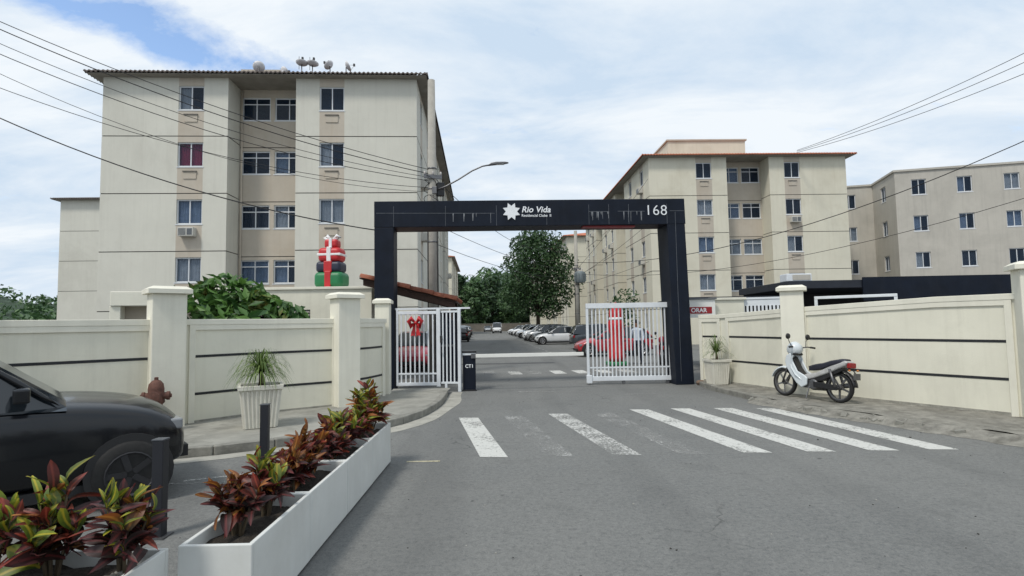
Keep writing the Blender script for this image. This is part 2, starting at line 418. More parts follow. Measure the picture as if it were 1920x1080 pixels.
m_black = M('black_plastic', (0.012, 0.012, 0.013), 0.45, var=0.2)
m_rubber = M('rubber', (0.013, 0.013, 0.013), 0.85, var=0.3, scale=20)
m_chrome = M('bright_metal', (0.55, 0.55, 0.56), 0.25, 1.0, var=0.05)
m_steel = M('dull_steel', (0.16, 0.16, 0.165), 0.45, 0.8, var=0.2, scale=12)
m_soil = M('soil', (0.030, 0.024, 0.018), 1.0, var=0.55, scale=35, bump=0.9, bscale=60, stain=0.5, stain_col=(0.075, 0.062, 0.045))

# ------------------------------------------------------------------ ground and markings
tag(MB().add([(-900, -300, 0), (900, -300, 0), (900, 1500, 0), (-900, 1500, 0)], [(0, 1, 2, 3)]).build('ground', m_asph), kind='structure')

def smooth_line(pts, n=6):
    """Catmull-Rom through 2-D points"""
    P = [Vector((p[0], p[1], 0)) for p in pts]
    P = [P[0] * 2 - P[1]] + P + [P[-1] * 2 - P[-2]]
    o = []
    for i in range(1, len(P) - 2):
        for k in range(n):
            t = k / n
            o.append(0.5 * ((2 * P[i]) + (P[i + 1] - P[i - 1]) * t + (2 * P[i - 1] - 5 * P[i] + 4 * P[i + 1] - P[i + 2]) * t * t + (3 * P[i] - P[i - 1] - 3 * P[i + 1] + P[i + 2]) * t ** 3))
    o.append(P[-2])
    return o
def resample(line, step):
    o = [line[0].copy()]; acc = 0
    for a, b in zip(line, line[1:]):
        d = (b - a).length; s_ = 0
        while acc + d - s_ >= step:
            s_ += step - acc; acc = 0
            o.append(a.lerp(b, s_ / d))
        acc += d - s_
    return o
def normals(line):
    o = []
    for i in range(len(line)):
        d = (line[min(i + 1, len(line) - 1)] - line[max(i - 1, 0)]).normalized()
        o.append(Vector((d.y, -d.x, 0)))        # right-hand side
    return o

def pavement(name, kerb_pts, wall_pts, step, kerb_h, m_top, jitter=0.0, rough_from=None):
    """a raised sidewalk between a kerb line and a wall line (both from far to near)"""
    k = resample(smooth_line(kerb_pts), step)
    w = smooth_line(wall_pts)
    wr = [w[0].lerp(w[0], 0)]
    # same number of samples along the wall line
    tot = sum((b - a).length for a, b in zip(w, w[1:]))
    ww = resample(w, tot / (len(k) - 1) * 0.9999)[:len(k)]
    while len(ww) < len(k): ww.append(w[-1])
    mb = MB(); rows = 7
    vs = []
    for i in range(len(k)):
        for j in range(rows):
            p = k[i].lerp(ww[i], j / (rows - 1))
            jit = (random.random() - 0.5) * jitter
            vs.append((p.x, p.y, kerb_h - 0.004 + jit))
    fs = [(i * rows + j, i * rows + j + 1, (i + 1) * rows + j + 1, (i + 1) * rows + j) for i in range(len(k) - 1) for j in range(rows - 1)]
    mb.add(vs, fs)
    o = mb.build(name, m_top, smooth=jitter > 0)
    tag(o, kind='structure')
    return o, k

KL = [(-1.60, 14.35), (-1.60, 13.4), (-1.55, 12.2), (-1.70, 10.6), (-2.15, 9.45), (-2.75, 8.70), (-3.51, 8.03), (-4.4, 7.55), (-5.5, 7.25), (-7.2, 6.6), (-9.5, 5.4), (-12.5, 3.4)]
WL = [(-3.05, 14.35), (-3.0, 13.6), (-2.97, 13.1), (-3.2, 12.0), (-3.56, 11.5), (-4.68, 10.6), (-5.6, 9.55), (-6.6, 8.55), (-8.2, 6.95), (-9.6, 5.6), (-11.2, 4.0), (-13.5, 1.8)]
sw_l, kl = pavement('sidewalk_left', KL, WL, 0.5, 0.12, m_conc)
def kerb_row(parent, line, h, width, stone, wob=0.004, m=None):
    pts = resample(line, stone)
    for a, b in zip(pts, pts[1:]):
        d = b - a; ln = d.length
        mb = MB().box(0.004, ln - 0.004, -width * 0.12, width * 0.88, -0.05, h)
        o = mb.build('kerb_stone', m or m_kerb, parent, bevel=0.018, seg=2)
        o.location = (a.x, a.y, random.uniform(-wob, wob)); o.rotation_euler = (0, 0, math.atan2(d.y, d.x) + random.uniform(-0.01, 0.01))
# kerb stones of the left sidewalk: line runs far -> near, sidewalk on its right-hand side
def flip(l): return list(reversed(l))
kerb_row(sw_l, flip(kl), 0.128, 0.14, 0.78)
# pale concrete gutter in front of the kerb
gl = [p for p in kl if p.y > 6.8]
gn = normals(gl)
mb = MB()
vs = []
for p, n in zip(gl, gn):
    q = p - n * 0.03; e = p - n * (0.34 + 0.04 * math.sin(p.y * 2.1))
    vs += [(q.x, q.y, 0.004), (e.x, e.y, 0.004)]
mb.add(vs, [(2 * i, 2 * i + 1, 2 * i + 3, 2 * i + 2) for i in range(len(gl) - 1)])
tag(mb.build('gutter', m_gutter), kind='structure')

KR = [(4.95, 15.1), (4.85, 13.9), (4.98, 12.8), (5.12, 11.7), (5.42, 10.7), (5.85, 9.7), (6.5, 8.2), (7.6, 6.2), (9.2, 3.6)]
WR = [(5.05, 15.2), (5.4, 14.6), (5.9, 13.2), (6.1, 12.5), (6.75, 11.3), (7.2, 10.5), (8.1, 8.9), (9.2, 7.0), (11.0, 4.0)]
m_dirt = M('worn_sidewalk', (0.205, 0.197, 0.172), 0.95, var=0.4, scale=4.5, bump=0.6, bscale=30, stain=0.8, stain_col=(0.06, 0.055, 0.042))
sw_r, kr = pavement('sidewalk_right', KR, WR, 0.22, 0.11, m_dirt, jitter=0.03)
kerb_row(sw_r, [p for p in kr if p.y > 11.6], 0.115, 0.14, 0.7, wob=0.012)
# broken edge: crumbled concrete lumps where the kerb has gone
mb = MB()
for p in resample(kr, 0.07):
    if p.y > 11.9 or p.y < 4: continue
    for _ in range(3):
        q = p + Vector((random.uniform(-0.16, 0.22), random.uniform(-0.08, 0.08), 0)); s_ = random.uniform(0.015, 0.065)
        Mx = T(q.x, q.y, random.uniform(0.0, 0.05)) @ RZ(random.uniform(0, 6)) @ RX(random.uniform(-0.6, 0.6))
        mb.box(-s_, s_ * random.uniform(0.6, 1.5), -s_, s_, -s_, s_ * random.uniform(0.4, 0.9), mat=Mx)
tag(mb.build('rubble', m_kerb, fix=False), 'crumbled concrete and grit along the broken right kerb', 'rubble', kind='stuff')
# sloping shoulder under the lumps
kk = [p for p in kr if p.y < 12.0]; kn = normals(kk); vs = []
for p, n in zip(kk, kn):
    q = p + n * 0.02; e = p + n * -0.0
    a = p - n * -0.02; b_ = p - (-n) * 0.0
    o1 = p - n * (-0.0); out_ = p + n * 0.30
    vs += [(p.x, p.y, 0.105 + random.uniform(-0.01, 0.01)), (out_.x + random.uniform(-0.05, 0.05), out_.y + random.uniform(-0.05, 0.05), 0.003)]
mb = MB().add(vs, [(2 * i, 2 * i + 1, 2 * i + 3, 2 * i + 2) for i in range(len(kk) - 1)])
tag(mb.build('dirt_shoulder', m_dirt, smooth=True), kind='structure')

# loose grit and dead leaf scraps on the road
gm = MB(); rg_ = random.Random(21)
for k in range(150):
    x, y = rg_.uniform(-3.5, 6), rg_.uniform(2.6, 13); s_ = rg_.uniform(.003, .009) * (1.8 if rg_.random() < .15 else 1)
    if -2.0 < x < -1.4 and y < 7.3: continue
    gm.box(-s_, s_, -s_ * .6, s_ * .6, 0, s_ * .8, mi=rg_.choice((0, 0, 1)), mat=T(x, y, .001) @ RZ(rg_.uniform(0, 6)))
tag(gm.build('road_grit', [M('grit_dark', (.05, .048, .045), .95), M('grit_pale', (.33, .32, .29), .95)], fix=False), 'scattered grit and scraps lying on the asphalt', 'grit', kind='stuff')
# crosswalk
m_zebra = mat_paint_worn('zebra_paint', (0.62, 0.62, 0.585), 0.50, 0.70, 18)
m_zebra_mid = mat_paint_worn('zebra_paint_scuffed', (0.60, 0.60, 0.57), 0.44, 0.60, 22)
m_zebra_faint = mat_paint_worn('zebra_paint_faint', (0.50, 0.50, 0.48), 0.33, 0.52, 20)
cw = bpy.data.objects.new('crosswalk', None); COL.objects.link(cw); tag(cw, kind='structure')
zs = [(-1.02, 10.42, m_zebra), (-0.20, 10.55, m_zebra_faint), (0.64, 10.70, m_zebra_mid), (1.47, 10.75, m_zebra_faint), (2.25, 11.05, m_zebra), (3.06, 11.1, m_zebra), (3.88, 11.05, m_zebra), (4.66, 10.95, m_zebra)]
for x0, y0, mt in zs:
    y1 = 7.33; dx = 0.185 * (y0 - y1)
    n = 12; vs = []
    for i in range(n + 1):
        t = i / n; y = y0 + (y1 - y0) * t; x = x0 + dx * t
        vs += [(x, y - 0.0, 0.004), (x + 0.36, y - 0.035, 0.004)]
    MB().add(vs, [(2 * i, 2 * i + 1, 2 * i + 3, 2 * i + 2) for i in range(n)]).build('stripe', mt, cw)
# markings inside and beside the gate
mk = bpy.data.objects.new('road_markings', None); COL.objects.link(mk); tag(mk, kind='structure')
def dash(x, y, w, l, a, mt, nm='dash'):
    o = MB().box(-w / 2, w / 2, -l / 2, l / 2, 0.0035, 0.0042).build(nm, mt, mk); o.location = (x, y, 0); o.rotation_euler = (0, 0, a)
for x, mt in ((-1.55, m_zebra_mid), (-0.85, m_zebra_faint), (0.05, m_zebra_mid), (0.75, m_zebra_faint), (1.55, m_zebra), (2.35, m_zebra), (3.15, m_zebra), (3.95, m_zebra_mid)):
    dash(x, 19.75, 0.42, 1.3, 0.10, mt)
dash(0.55, 14.2, 0.9, 0.10, 0.0, m_zebra_faint); dash(3.05, 13.4, 0.9, 0.08, 0.05, m_zebra_faint)
for y in range(31, 130, 2):
    dash(2.3 - 0.056 * (y - 31), y, 0.12, 0.5, 0.056, m_zebra_mid)
dash(-1.15, 7.15, 0.42, 0.05, 0.0, mat_paint_worn('old_yellow', (0.55, 0.50, 0.34), 0.5, 0.62))
dash(-3.0, 6.75, 1.6, 0.06, 0.42, m_zebra_mid); dash(-3.2, 6.35, 1.3, 0.05, 0.05, m_zebra_faint)
dash(-0.5, 24.5, 4.6, 0.7, 0.05, M('asphalt_patch', (0.075, 0.077, 0.078), 0.9, var=0.25, scale=3, bump=0.3), 'patch')

# ------------------------------------------------------------------ boundary walls
def ribbon(mb, line, nrm, off0, off1, z0f, z1f):
    """closed strip along line between offsets off0/off1 along nrm and heights z0f(p)/z1f(p)"""
    vs = []
    for p, n in zip(line, nrm):
        a, b = p + n * off0, p + n * off1
        z0, z1 = z0f(p), z1f(p)
        vs += [(a.x, a.y, z0), (b.x, b.y, z0), (b.x, b.y, z1), (a.x, a.y, z1)]
    fs = []
    for i in range(len(line) - 1):
        for k in range(4):
            fs.append((4 * i + k, 4 * i + (k + 1) % 4, 4 * i + 4 + (k + 1) % 4, 4 * i + 4 + k))
    e = 4 * (len(line) - 1)
    fs += [(3, 2, 1, 0), (e, e + 1, e + 2, e + 3)]
    mb.add(vs, fs)
def sub_line(line, t0, t1, key):
    return [p for p in line if t0 <= key(p) <= t1]

def boundary_wall(name, label, line, facing, sections, top, stripes, cat='wall'):
    """line: dense points; facing(+1/-1): which side of the right-hand normal looks at the street; sections: index ranges"""
    root = thing(name, label, cat)
    nr = [n * facing for n in normals(line)]
    full = lambda z: (lambda p: z)
    core = MB(); ribbon(core, line, nr, -0.2, 0.0, full(0.0), lambda p: top(p) - 0.10)
    core.build('wall_body', m_wall_cream, root)
    cop = MB(); ribbon(cop, line, nr, -0.22, 0.035, lambda p: top(p) - 0.10, top)
    cop.build('coping', m_wall_frame, root, bevel=0.008)
    for (i0, i1) in sections:
        ln, nn = line[i0:i1 + 1], nr[i0:i1 + 1]
        fr = MB()
        ribbon(fr, ln, nn, 0.0, 0.028, lambda p: top(p) - 0.19, lambda p: top(p) - 0.10)
        ribbon(fr, ln[:2], nn[:2], 0.0, 0.030, full(0.08), lambda p: top(p) - 0.102)
        ribbon(fr, ln[-2:], nn[-2:], 0.0, 0.030, full(0.08), lambda p: top(p) - 0.102)
        fr.build('panel_frame', m_wall_frame, root, bevel=0.006)
        for z in stripes:
            st = MB(); ribbon(st, ln[1:-1], nn[1:-1], -0.02, 0.006, full(z - 0.022), full(z + 0.022))
            st.build('stripe', m_stripe, root)
        sk = MB(); ribbon(sk, ln[1:-1], nn[1:-1], 0.0, 0.012, full(0.09), full(0.15))
        sk.build('plinth', M('stained_plinth', (0.30, 0.29, 0.25), 0.95, var=0.3, scale=6, bump=0.3), root)
    return root
def pillar(root, x, y, size, h, rz, capw=0.07):
    p = MB().box(-size / 2, size / 2, -size / 2, size / 2, 0, h).build('pillar', m_wall_frame, root, bevel=0.012, loc=(x, y, 0))
    p.rotation_euler = (0, 0, rz)
    c = MB(); s1 = size / 2 + capw
    c.box(-s1, s1, -s1, s1, h + 0.001, h + 0.075)
    c.add([(-s1, -s1, h + 0.075), (s1, -s1, h + 0.075), (s1, s1, h + 0.075), (-s1, s1, h + 0.075), (-s1 + .08, -s1 + .08, h + .125), (s1 - .08, -s1 + .08, h + .125), (s1 - .08, s1 - .08, h + .125), (-s1 + .08, s1 - .08, h + .125)],
          [(0, 1, 5, 4), (1, 2, 6, 5), (2, 3, 7, 6), (3, 0, 4, 7), (4, 5, 6, 7)])
    c.build('pillar_cap', m_wall_frame, p, bevel=0.006)

wl = resample(smooth_line(WL[2:], 10), 0.1)
def near_i(line, x, y): return min(range(len(line)), key=lambda i: (line[i].x - x) ** 2 + (line[i].y - y) ** 2)
i_p2, i_p1 = near_i(wl, -3.45, 11.55), near_i(wl, -5.62, 9.52)
lw = boundary_wall('boundary_wall', 'curved cream wall with two black stripes, left of the gate', wl, -1,
                   [(1, i_p2 - 2), (i_p2 + 2, i_p1 - 1), (i_p1 + 4, i_p1 + 26), (i_p1 + 32, i_p1 + 54), (i_p1 + 60, len(wl) - 2)], lambda p: 1.88, (0.60, 1.24))
pillar(lw, -3.44, 11.52, 0.46, 2.28, R(40))
pillar(lw, -5.80, 9.40, 0.50, 2.30, R(42))
pillar(lw, -3.09, 13.38, 0.34, 2.24, R(5), 0.05)
pillar(lw, wl[i_p1 + 29].x, wl[i_p1 + 29].y, 0.48, 2.30, R(45))
pillar(lw, wl[i_p1 + 57].x, wl[i_p1 + 57].y, 0.48, 2.30, R(45))
wr = resample(smooth_line(WR, 10), 0.1)
j_c, j_p = near_i(wr, 5.45, 14.5), near_i(wr, 6.15, 12.35)
rtop = lambda p: 1.86 + max(0.0, min(0.2, (14.6 - p.y) * 0.043))
rw = boundary_wall('boundary_wall', 'straight cream wall with two black stripes, behind the parked moped', wr, 1,
                   [(0, j_c - 1), (j_c + 1, j_p - 2), (j_p + 2, j_p + 38), (j_p + 44, j_p + 74), (j_p + 80, len(wr) - 2)], rtop, (0.68, 1.29))
pillar(rw, 6.16, 12.34, 0.46, 2.32, R(-28))
pillar(rw, wr[j_p + 41].x, wr[j_p + 41].y, 0.46, 2.42, R(-28))
pillar(rw, wr[min(j_p + 77, len(wr) - 1)].x, wr[min(j_p + 77, len(wr) - 1)].y, 0.46, 2.42, R(-28))

# ------------------------------------------------------------------ apartment buildings
m_bw = M('building_render', (0.60, 0.588, 0.52), 0.9, var=0.05, scale=0.5, stain=0.35, stain_col=(0.33, 0.31, 0.26), streak=0.20, bump=0.06, bscale=25)
m_bw2 = M('building_render_warm', (0.645, 0.615, 0.505), 0.9, var=0.05, scale=0.5, stain=0.4, stain_col=(0.37, 0.31, 0.21), streak=0.24, bump=0.06, bscale=25)
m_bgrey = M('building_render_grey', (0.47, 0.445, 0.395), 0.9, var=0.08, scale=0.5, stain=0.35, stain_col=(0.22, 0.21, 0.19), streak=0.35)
m_tan = M('tan_render', (0.475, 0.425, 0.355), 0.9, var=0.07, scale=0.9, stain=0.25, stain_col=(0.36, 0.25, 0.14), streak=0.2)
m_groove = M('groove_dark', (0.16, 0.15, 0.135), 0.9, var=0.2)
m_tile_red = M('roof_tile_red', (0.46, 0.16, 0.085), 0.85, var=0.25, scale=3, stain=0.4, stain_col=(0.12, 0.075, 0.06))
m_tile_grey = M('roof_tile_grey', (0.12, 0.10, 0.09), 0.9, var=0.3, scale=3, stain=0.4, stain_col=(0.05, 0.045, 0.04))
m_glass = mat_glass('window_glass', (0.02, 0.04, 0.075), 0.30)
m_alu = M('white_aluminium', (0.62, 0.64, 0.66), 0.4, var=0.04)
m_alu_dark = M('dark_aluminium', (0.10, 0.11, 0.12), 0.4, var=0.1)
m_curt = M('curtain_pale', (0.78, 0.80, 0.82), 0.9, var=0.15, scale=4)
m_curt_red = M('curtain_red', (0.55, 0.04, 0.09), 0.9, var=0.2, scale=4)
m_curt_blue = M('curtain_blue_grey', (0.42, 0.52, 0.68), 0.9, var=0.2, scale=4)
m_curt_dark = M('blind_dark', (0.05, 0.05, 0.06), 0.9, var=0.2, scale=4)
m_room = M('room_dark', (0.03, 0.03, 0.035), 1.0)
ROWS = [1.15, 3.95, 6.75, 9.55, 12.35]
GROOVES = [2.62, 5.44, 8.24, 11.05]
WH = 1.2

_win_cache = {}
def window_meshes(w, h, kind):
    key = (round(w, 2), h, kind)
    if key in _win_cache: return _win_cache[key]
    fr = MB(); t, d = 0.06, 0.06
    fr.box(0, w, 0, d, 0, t); fr.box(0, w, 0, d, h - t, h)
    fr.box(0, t, 0.002, d - .002, t, h - t); fr.box(w - t, w, 0.002, d - .002, t, h - t)
    z1 = h - t
    if kind == 'transom':
        z1 = h * 0.72
        fr.box(t, w - t, 0.002, d - .002, z1 - 0.025, z1 + 0.025)
    n = 2 if w < 1.7 else 3
    for k in range(1, n):
        fr.box(w * k / n - .025, w * k / n + .025, 0.004, d - .004, t, z1 - (0.025 if kind == 'transom' else 0))
    if kind == 'transom':
        fr.box(w * .5 - .02, w * .5 + .02, 0.004, d - .004, z1 + .025, h - t)
    fr.box(-0.04, w + 0.04, -0.09, 0.03, -0.05, -0.001)          # sill
    frm = fr.mesh('window', m_alu)
    pane = MB().box(t, w - t, 0.028, 0.034, t, h - t).mesh('pane', m_glass)
    cu = MB(); vs = []; k = 26
    for i in range(k + 1):
        x = w * (0.03 + 0.94 * i / k); y = 0.12 + 0.03 * math.sin(i * 1.9) + 0.01 * math.sin(i * 5.1)
        vs += [(x, y, 0.04), (x, y, h - 0.03)]
    cu.add(vs, [(2 * i, 2 * i + 2, 2 * i + 3, 2 * i + 1) for i in range(k)])
    half = MB(); vs = []
    for i in range(14):
        x = w * (0.03 + 0.47 * i / 13); y = 0.12 + 0.03 * math.sin(i * 1.9)
        vs += [(x, y, 0.04), (x, y, h - 0.03)]
    half.add(vs, [(2 * i, 2 * i + 2, 2 * i + 3, 2 * i + 1) for i in range(13)])
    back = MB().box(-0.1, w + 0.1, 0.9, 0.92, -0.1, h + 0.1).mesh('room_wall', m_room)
    _win_cache[key] = (frm, pane, cu, half, back)
    return _win_cache[key]
_curt_cache = {}
def curtain_mesh(key, mbx, mat):
    k = (key, mat.name)
    if k not in _curt_cache: _curt_cache[k] = mbx.mesh('curtain', mat, smooth=True)
    return _curt_cache[k]

def put_window(root, p0, d, u, z, w, h, kind, curtain, rng):
    frm, pane, cu, half, back = window_meshes(w, h, kind)
    n = Vector((-d.y, d.x, 0))      # inward
    o = obj('window', frm, root)
    p = p0 + d * u + n * 0.07
    o.location = (p.x, p.y, z); o.rotation_euler = (0, 0, math.atan2(d.y, d.x))
    obj('pane', pane, o)
    if curtain is None: curtain = rng.choice(['pale', 'pale', 'blue', 'dark', 'none', 'none', 'half', 'half', 'bluehalf'])
    key = (round(w, 2), h, kind)
    if curtain in ('pale', 'red', 'blue', 'dark'):
        obj('curtain', curtain_mesh(('f', key), cu, {'pale': m_curt, 'red': m_curt_red, 'blue': m_curt_blue, 'dark': m_curt_dark}[curtain]), o)
    elif curtain in ('half', 'bluehalf'):
        obj('curtain', curtain_mesh(('h', key), half, m_curt if curtain == 'half' else m_curt_blue), o)
    return o

def wall_seg(mb, p0, p1, z0, z1, holes, tan=(), grooves=(), base_mi=0, reveal=0.13):
    """vertical wall p0->p1 (outward = right-hand side) with openings; mi 0 wall, 1 tan, 2 groove"""
    d = (p1 - p0); ln = d.length; d = d / ln
    nin = Vector((-d.y, d.x, 0))
    us = {0.0, ln}; zs_ = {z0, z1}
    for (a, b, c, e) in holes: us |= {a, b}; zs_ |= {c, e}
    for (a, b) in tan: us |= {a, b}
    for g in grooves: zs_ |= {g - 0.022, g + 0.022}
    us, zs_ = sorted(us), sorted(zs_)
    def P(u, z, dep=0.0):
        q = p0 + d * u + nin * dep; return (q.x, q.y, z)
    for i in range(len(us) - 1):
        for j in range(len(zs_) - 1):
            um, zm = (us[i] + us[i + 1]) / 2, (zs_[j] + zs_[j + 1]) / 2
            if any(a < um < b and c < zm < e for (a, b, c, e) in holes): continue
            a, b, c, e = us[i], us[i + 1], zs_[j], zs_[j + 1]
            if any(abs(zm - g) < 0.0225 for g in grooves):
                dp = 0.045
                mb.add([P(a, c, dp), P(b, c, dp), P(b, e, dp), P(a, e, dp)], [(0, 1, 2, 3)], 2)
                mb.add([P(a, c), P(b, c), P(b, c, dp), P(a, c, dp)], [(0, 1, 2, 3)], 2)
                mb.add([P(a, e, dp), P(b, e, dp), P(b, e), P(a, e)], [(0, 1, 2, 3)], 2)
                continue
            mi = base_mi
            if any(x < um < y for (x, y) in tan): mi = 1
            mb.add([P(a, c), P(b, c), P(b, e), P(a, e)], [(0, 1, 2, 3)], mi)
    for (a, b, c, e) in holes:
        r_ = reveal
        mb.add([P(a, c), P(a, c, r_), P(a, e, r_), P(a, e)], [(0, 1, 2, 3)], base_mi)
        mb.add([P(b, c, r_), P(b, c), P(b, e), P(b, e, r_)], [(0, 1, 2, 3)], base_mi)
        mb.add([P(a, c, r_), P(a, c), P(b, c), P(b, c, r_)], [(0, 1, 2, 3)], base_mi)
        mb.add([P(a, e), P(a, e, r_), P(b, e, r_), P(b, e)], [(0, 1, 2, 3)], base_mi)

def wavy_roof(x0, x1, y0, y1, ze, slope, period=0.21, amp=0.035):
    """hip roof of pan tiles over a rectangle"""
    mb = MB(); hx = (x1 - x0) / 2; cx = (x0 + x1) / 2
    def strip(n, fn):
        vs = []
        for i in range(n + 1):
            a, b = fn(i / n)
            w = amp * math.sin(2 * PI * i * 0.05 / period)
            vs += [(a.x, a.y, a.z + w - 0.07), (a.x, a.y, a.z + w), (b.x, b.y, b.z + w)]
        mb.add(vs, [(3 * i + k, 3 * i + 3 + k, 3 * i + 4 + k, 3 * i + 1 + k) for i in range(n) for k in (0, 1)])
    def front(s, back=False):
        x = x0 + (x1 - x0) * s; t = hx - abs(x - cx)
        y = (y1 - t) if back else (y0 + t)
        return Vector((x, y1 if back else y0, ze)), Vector((x, y, ze + t * slope))
    strip(int((x1 - x0) / 0.05), lambda s: front(s))
    strip(int((x1 - x0) / 0.2), lambda s: front(s, True))
    def side(s, sg):
        y = y0 + (y1 - y0) * s; t = min(hx, y - y0, y1 - y)
        xe = x0 if sg < 0 else x1
        return Vector((xe, y, ze)), Vector((xe - sg * t, y, ze + t * slope))
    for sg in (-1, 1): strip(int((y1 - y0) / 0.05), lambda s: side(s, sg))
    return mb

m_ac = M('air_conditioner_case', (0.50, 0.49, 0.45), 0.6, var=0.08, stain=0.3, stain_col=(0.3, 0.28, 0.24))
def ac_unit(root, p0, d, u, z):
    n = Vector((d.y, -d.x, 0)); p = p0 + d * u
    o = MB().box(-0.36, 0.36, -0.34, 0.10, 0, 0.42).build('air_conditioner', m_ac, root, bevel=0.015)
    o.location = (p.x, p.y, z); o.rotation_euler = (0, 0, math.atan2(d.y, d.x))
    g = MB()
    for k in range(6): g.box(-0.32, 0.02, -0.352, -0.338, 0.06 + k * 0.055, 0.085 + k * 0.055)
    g.box(0.08, 0.31, -0.350, -0.338, 0.06, 0.36)
    g.build('grille', m_alu_dark, o)
def ac_slot(root, p0, d, u, z):
    p = p0 + d * u
    o = MB().box(-0.3, 0.3, -0.035, 0.02, 0, 0.34).build('air_conditioner_slot', m_tan, root)
    o.location = (p.x, p.y, z); o.rotation_euler = (0, 0, math.atan2(d.y, d.x))
    MB().box(-0.33, 0.33, -0.075, 0.02, 0.341, 0.385).build('slot_hood', m_groove, o)

def apartment(label, loc, theta, length, side, m_wall, m_roof, front_curtains=None, acs=(), rows=ROWS, seed=1, tank=None, detail=True, roof_dark=None):
    """front faces -y (local), 15 m wide, centred on x = 0; side: +1 or -1 = the long side that the street sees"""
    rng = random.Random(seed)
    root = thing('apartment_building', label, 'building', loc, theta, 'five storey apartment blocks')
    H_ = 13.95
    V = lambda x, y: Vector((x, y, 0))
    wb = MB()
    def seg(a, b, cols=(), tan=True, kind='slide', g=GROOVES, w=1.2, curt=None, isfront=False, bmi=0):
        d = (b - a); ln = d.length; d = d / ln
        holes = [(c - w / 2, c + w / 2, z, z + WH) for c in cols for z in rows]
        tr = [(c - w / 2, c + w / 2) for c in cols] if tan is True else ([(0.0, ln)] if tan == 'all' else [])
        wall_seg(wb, a, b, 0.0, H_, holes, tr, g, base_mi=bmi)
        for ci, c in enumerate(cols):
            for ri, z in enumerate(rows):
                key = None
                if front_curtains and isfront: key = front_curtains.get((isfront, ci, ri))
                put_window(root, a, d, c - w / 2, z, w, WH, kind, key, rng)
                if tan is True and detail:
                    if (isfront, ri) in acs or (not isfront and rng.random() < .35): ac_unit(root, a, d, c, z - 0.62)
                    elif isfront: ac_slot(root, a, d, c, z - 0.60)
    # front
    seg(V(-7.5, 0), V(-1.62, 0), (7.5 - 3.36,), isfront='A')
    seg(V(-1.62, 0), V(-1.62, 1.4), (), tan=False)
    seg(V(-1.62, 1.4), V(1.62, 1.4), (0.80, 2.44), tan='all', kind='transom', w=1.42, g=[z - 0.12 for z in GROOVES], isfront='B')
    seg(V(1.62, 1.4), V(1.62, 0), (), tan=False)
    seg(V(1.62, 0), V(7.5, 0), (3.36 - 1.62,), isfront='C')
    # street side with set-back bays, other side and back plain
    bays = [(0, 8.0, 0.0), (8.0, 11.6, 1.5), (11.6, 18.4, 0.0), (18.4, 22.0, 1.5), (22.0, length, 0.0)]
    def side_run(sg, win):
        pts = []
        for (a, b, ins) in bays:
            x = sg * (7.5 - ins)
            if pts and abs(pts[-1][0].x - x) > 0.01: pass
            pts.append((V(x, a), V(x, b), ins))
        segs = []
        for i, (a, b, ins) in enumerate(pts):
            if i and abs(pts[i - 1][1].x - a.x) > 0.01: segs.append((pts[i - 1][1], a, None))
            segs.append((a, b, ins))
        if sg < 0: segs = [(b, a, i) for (a, b, i) in reversed(segs)]
        for a, b, ins in segs:
            ln = (b - a).length
            if ins is None: seg(a, b, (), tan=False)
            elif not win: seg(a, b, (), tan=False)
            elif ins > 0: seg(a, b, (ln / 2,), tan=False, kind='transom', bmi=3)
            else: seg(a, b, (ln * 0.27, ln * 0.73), tan=True, w=1.0)
    side_run(1, side > 0)
    seg(V(7.5, length), V(-7.5, length), (), tan=False)
    side_run(-1, side < 0)
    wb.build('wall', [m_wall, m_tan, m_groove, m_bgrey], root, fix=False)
    rf = wavy_roof(-8.10, 8.10, -0.52, length + 0.52, H_ + 0.12, 0.24).build('roof', m_roof, root, fix=False)
    MB().box(-8.02, 8.02, -0.44, length + 0.44, H_ + 0.001, H_ + 0.03).build('soffit', roof_dark or M('soffit_board', (0.26, 0.24, 0.21), .9, var=.15, scale=2, stain=.3, stain_col=(.12, .11, .1)), rf)
    if tank:
        x0, x1, y0, y1, z1 = tank
        tk = MB().box(x0, x1, y0, y1, H_ + 0.5, z1).build('water_tank_house', m_wall, root)
        MB().box(x0 - .12, x1 + .12, y0 - .12, y1 + .12, z1 + .001, z1 + .12).build('tank_coping', m_tan, tk)
    # drain pipe in the recess corner
    if detail:
        MB().tube([(-1.5, 1.33, 0.1), (-1.5, 1.33, 13.9)], 0.05, 8).build('drain_pipe', m_tan, root, smooth=True)
    return root

TH = R(3.3)
fcL = {('A', 0, 4): 'half', ('A', 0, 3): 'red', ('A', 0, 2): 'blue', ('A', 0, 1): 'pale', ('B', 0, 4): 'none', ('B', 1, 4): 'none', ('B', 0, 3): 'none', ('B', 1, 3): 'bluehalf',
       ('B', 0, 2): 'dark', ('B', 1, 2): 'half', ('B', 0, 1): 'blue', ('B', 1, 1): 'bluehalf', ('C', 0, 4): 'none', ('C', 0, 3): 'half', ('C', 0, 2): 'pale', ('C', 0, 1): 'blue'}
bl1 = apartment('pale cream apartment block with dark tiled eaves, left of the gate', (-12.07, 26.75, 0), TH, 27.0, 1, m_bw, m_tile_grey, fcL, {('A', 2)}, seed=3, tank=(-3.4, -0.9, 6.0, 9.0, 17.0))
fcR = {('A', 0, 4): 'none', ('A', 0, 3): 'pale', ('A', 0, 2): 'blue', ('A', 0, 1): 'pale', ('B', 0, 4): 'blue', ('B', 1, 4): 'none', ('B', 0, 3): 'blue', ('B', 1, 3): 'none', ('C', 0, 4): 'none', ('C', 0, 3): 'none', ('C', 0, 2): 'half', ('C', 0, 1): 'bluehalf'}
br1 = apartment('warm cream apartment block with red tiled roof and tank house, right of the gate', (17.85, 41.4, 0), R(1.8), 29.0, -1, m_bw2, m_tile_red, fcR, {('C', 3)}, seed=5, tank=(-3.9, 2.9, 6.5, 11.5, 17.35))
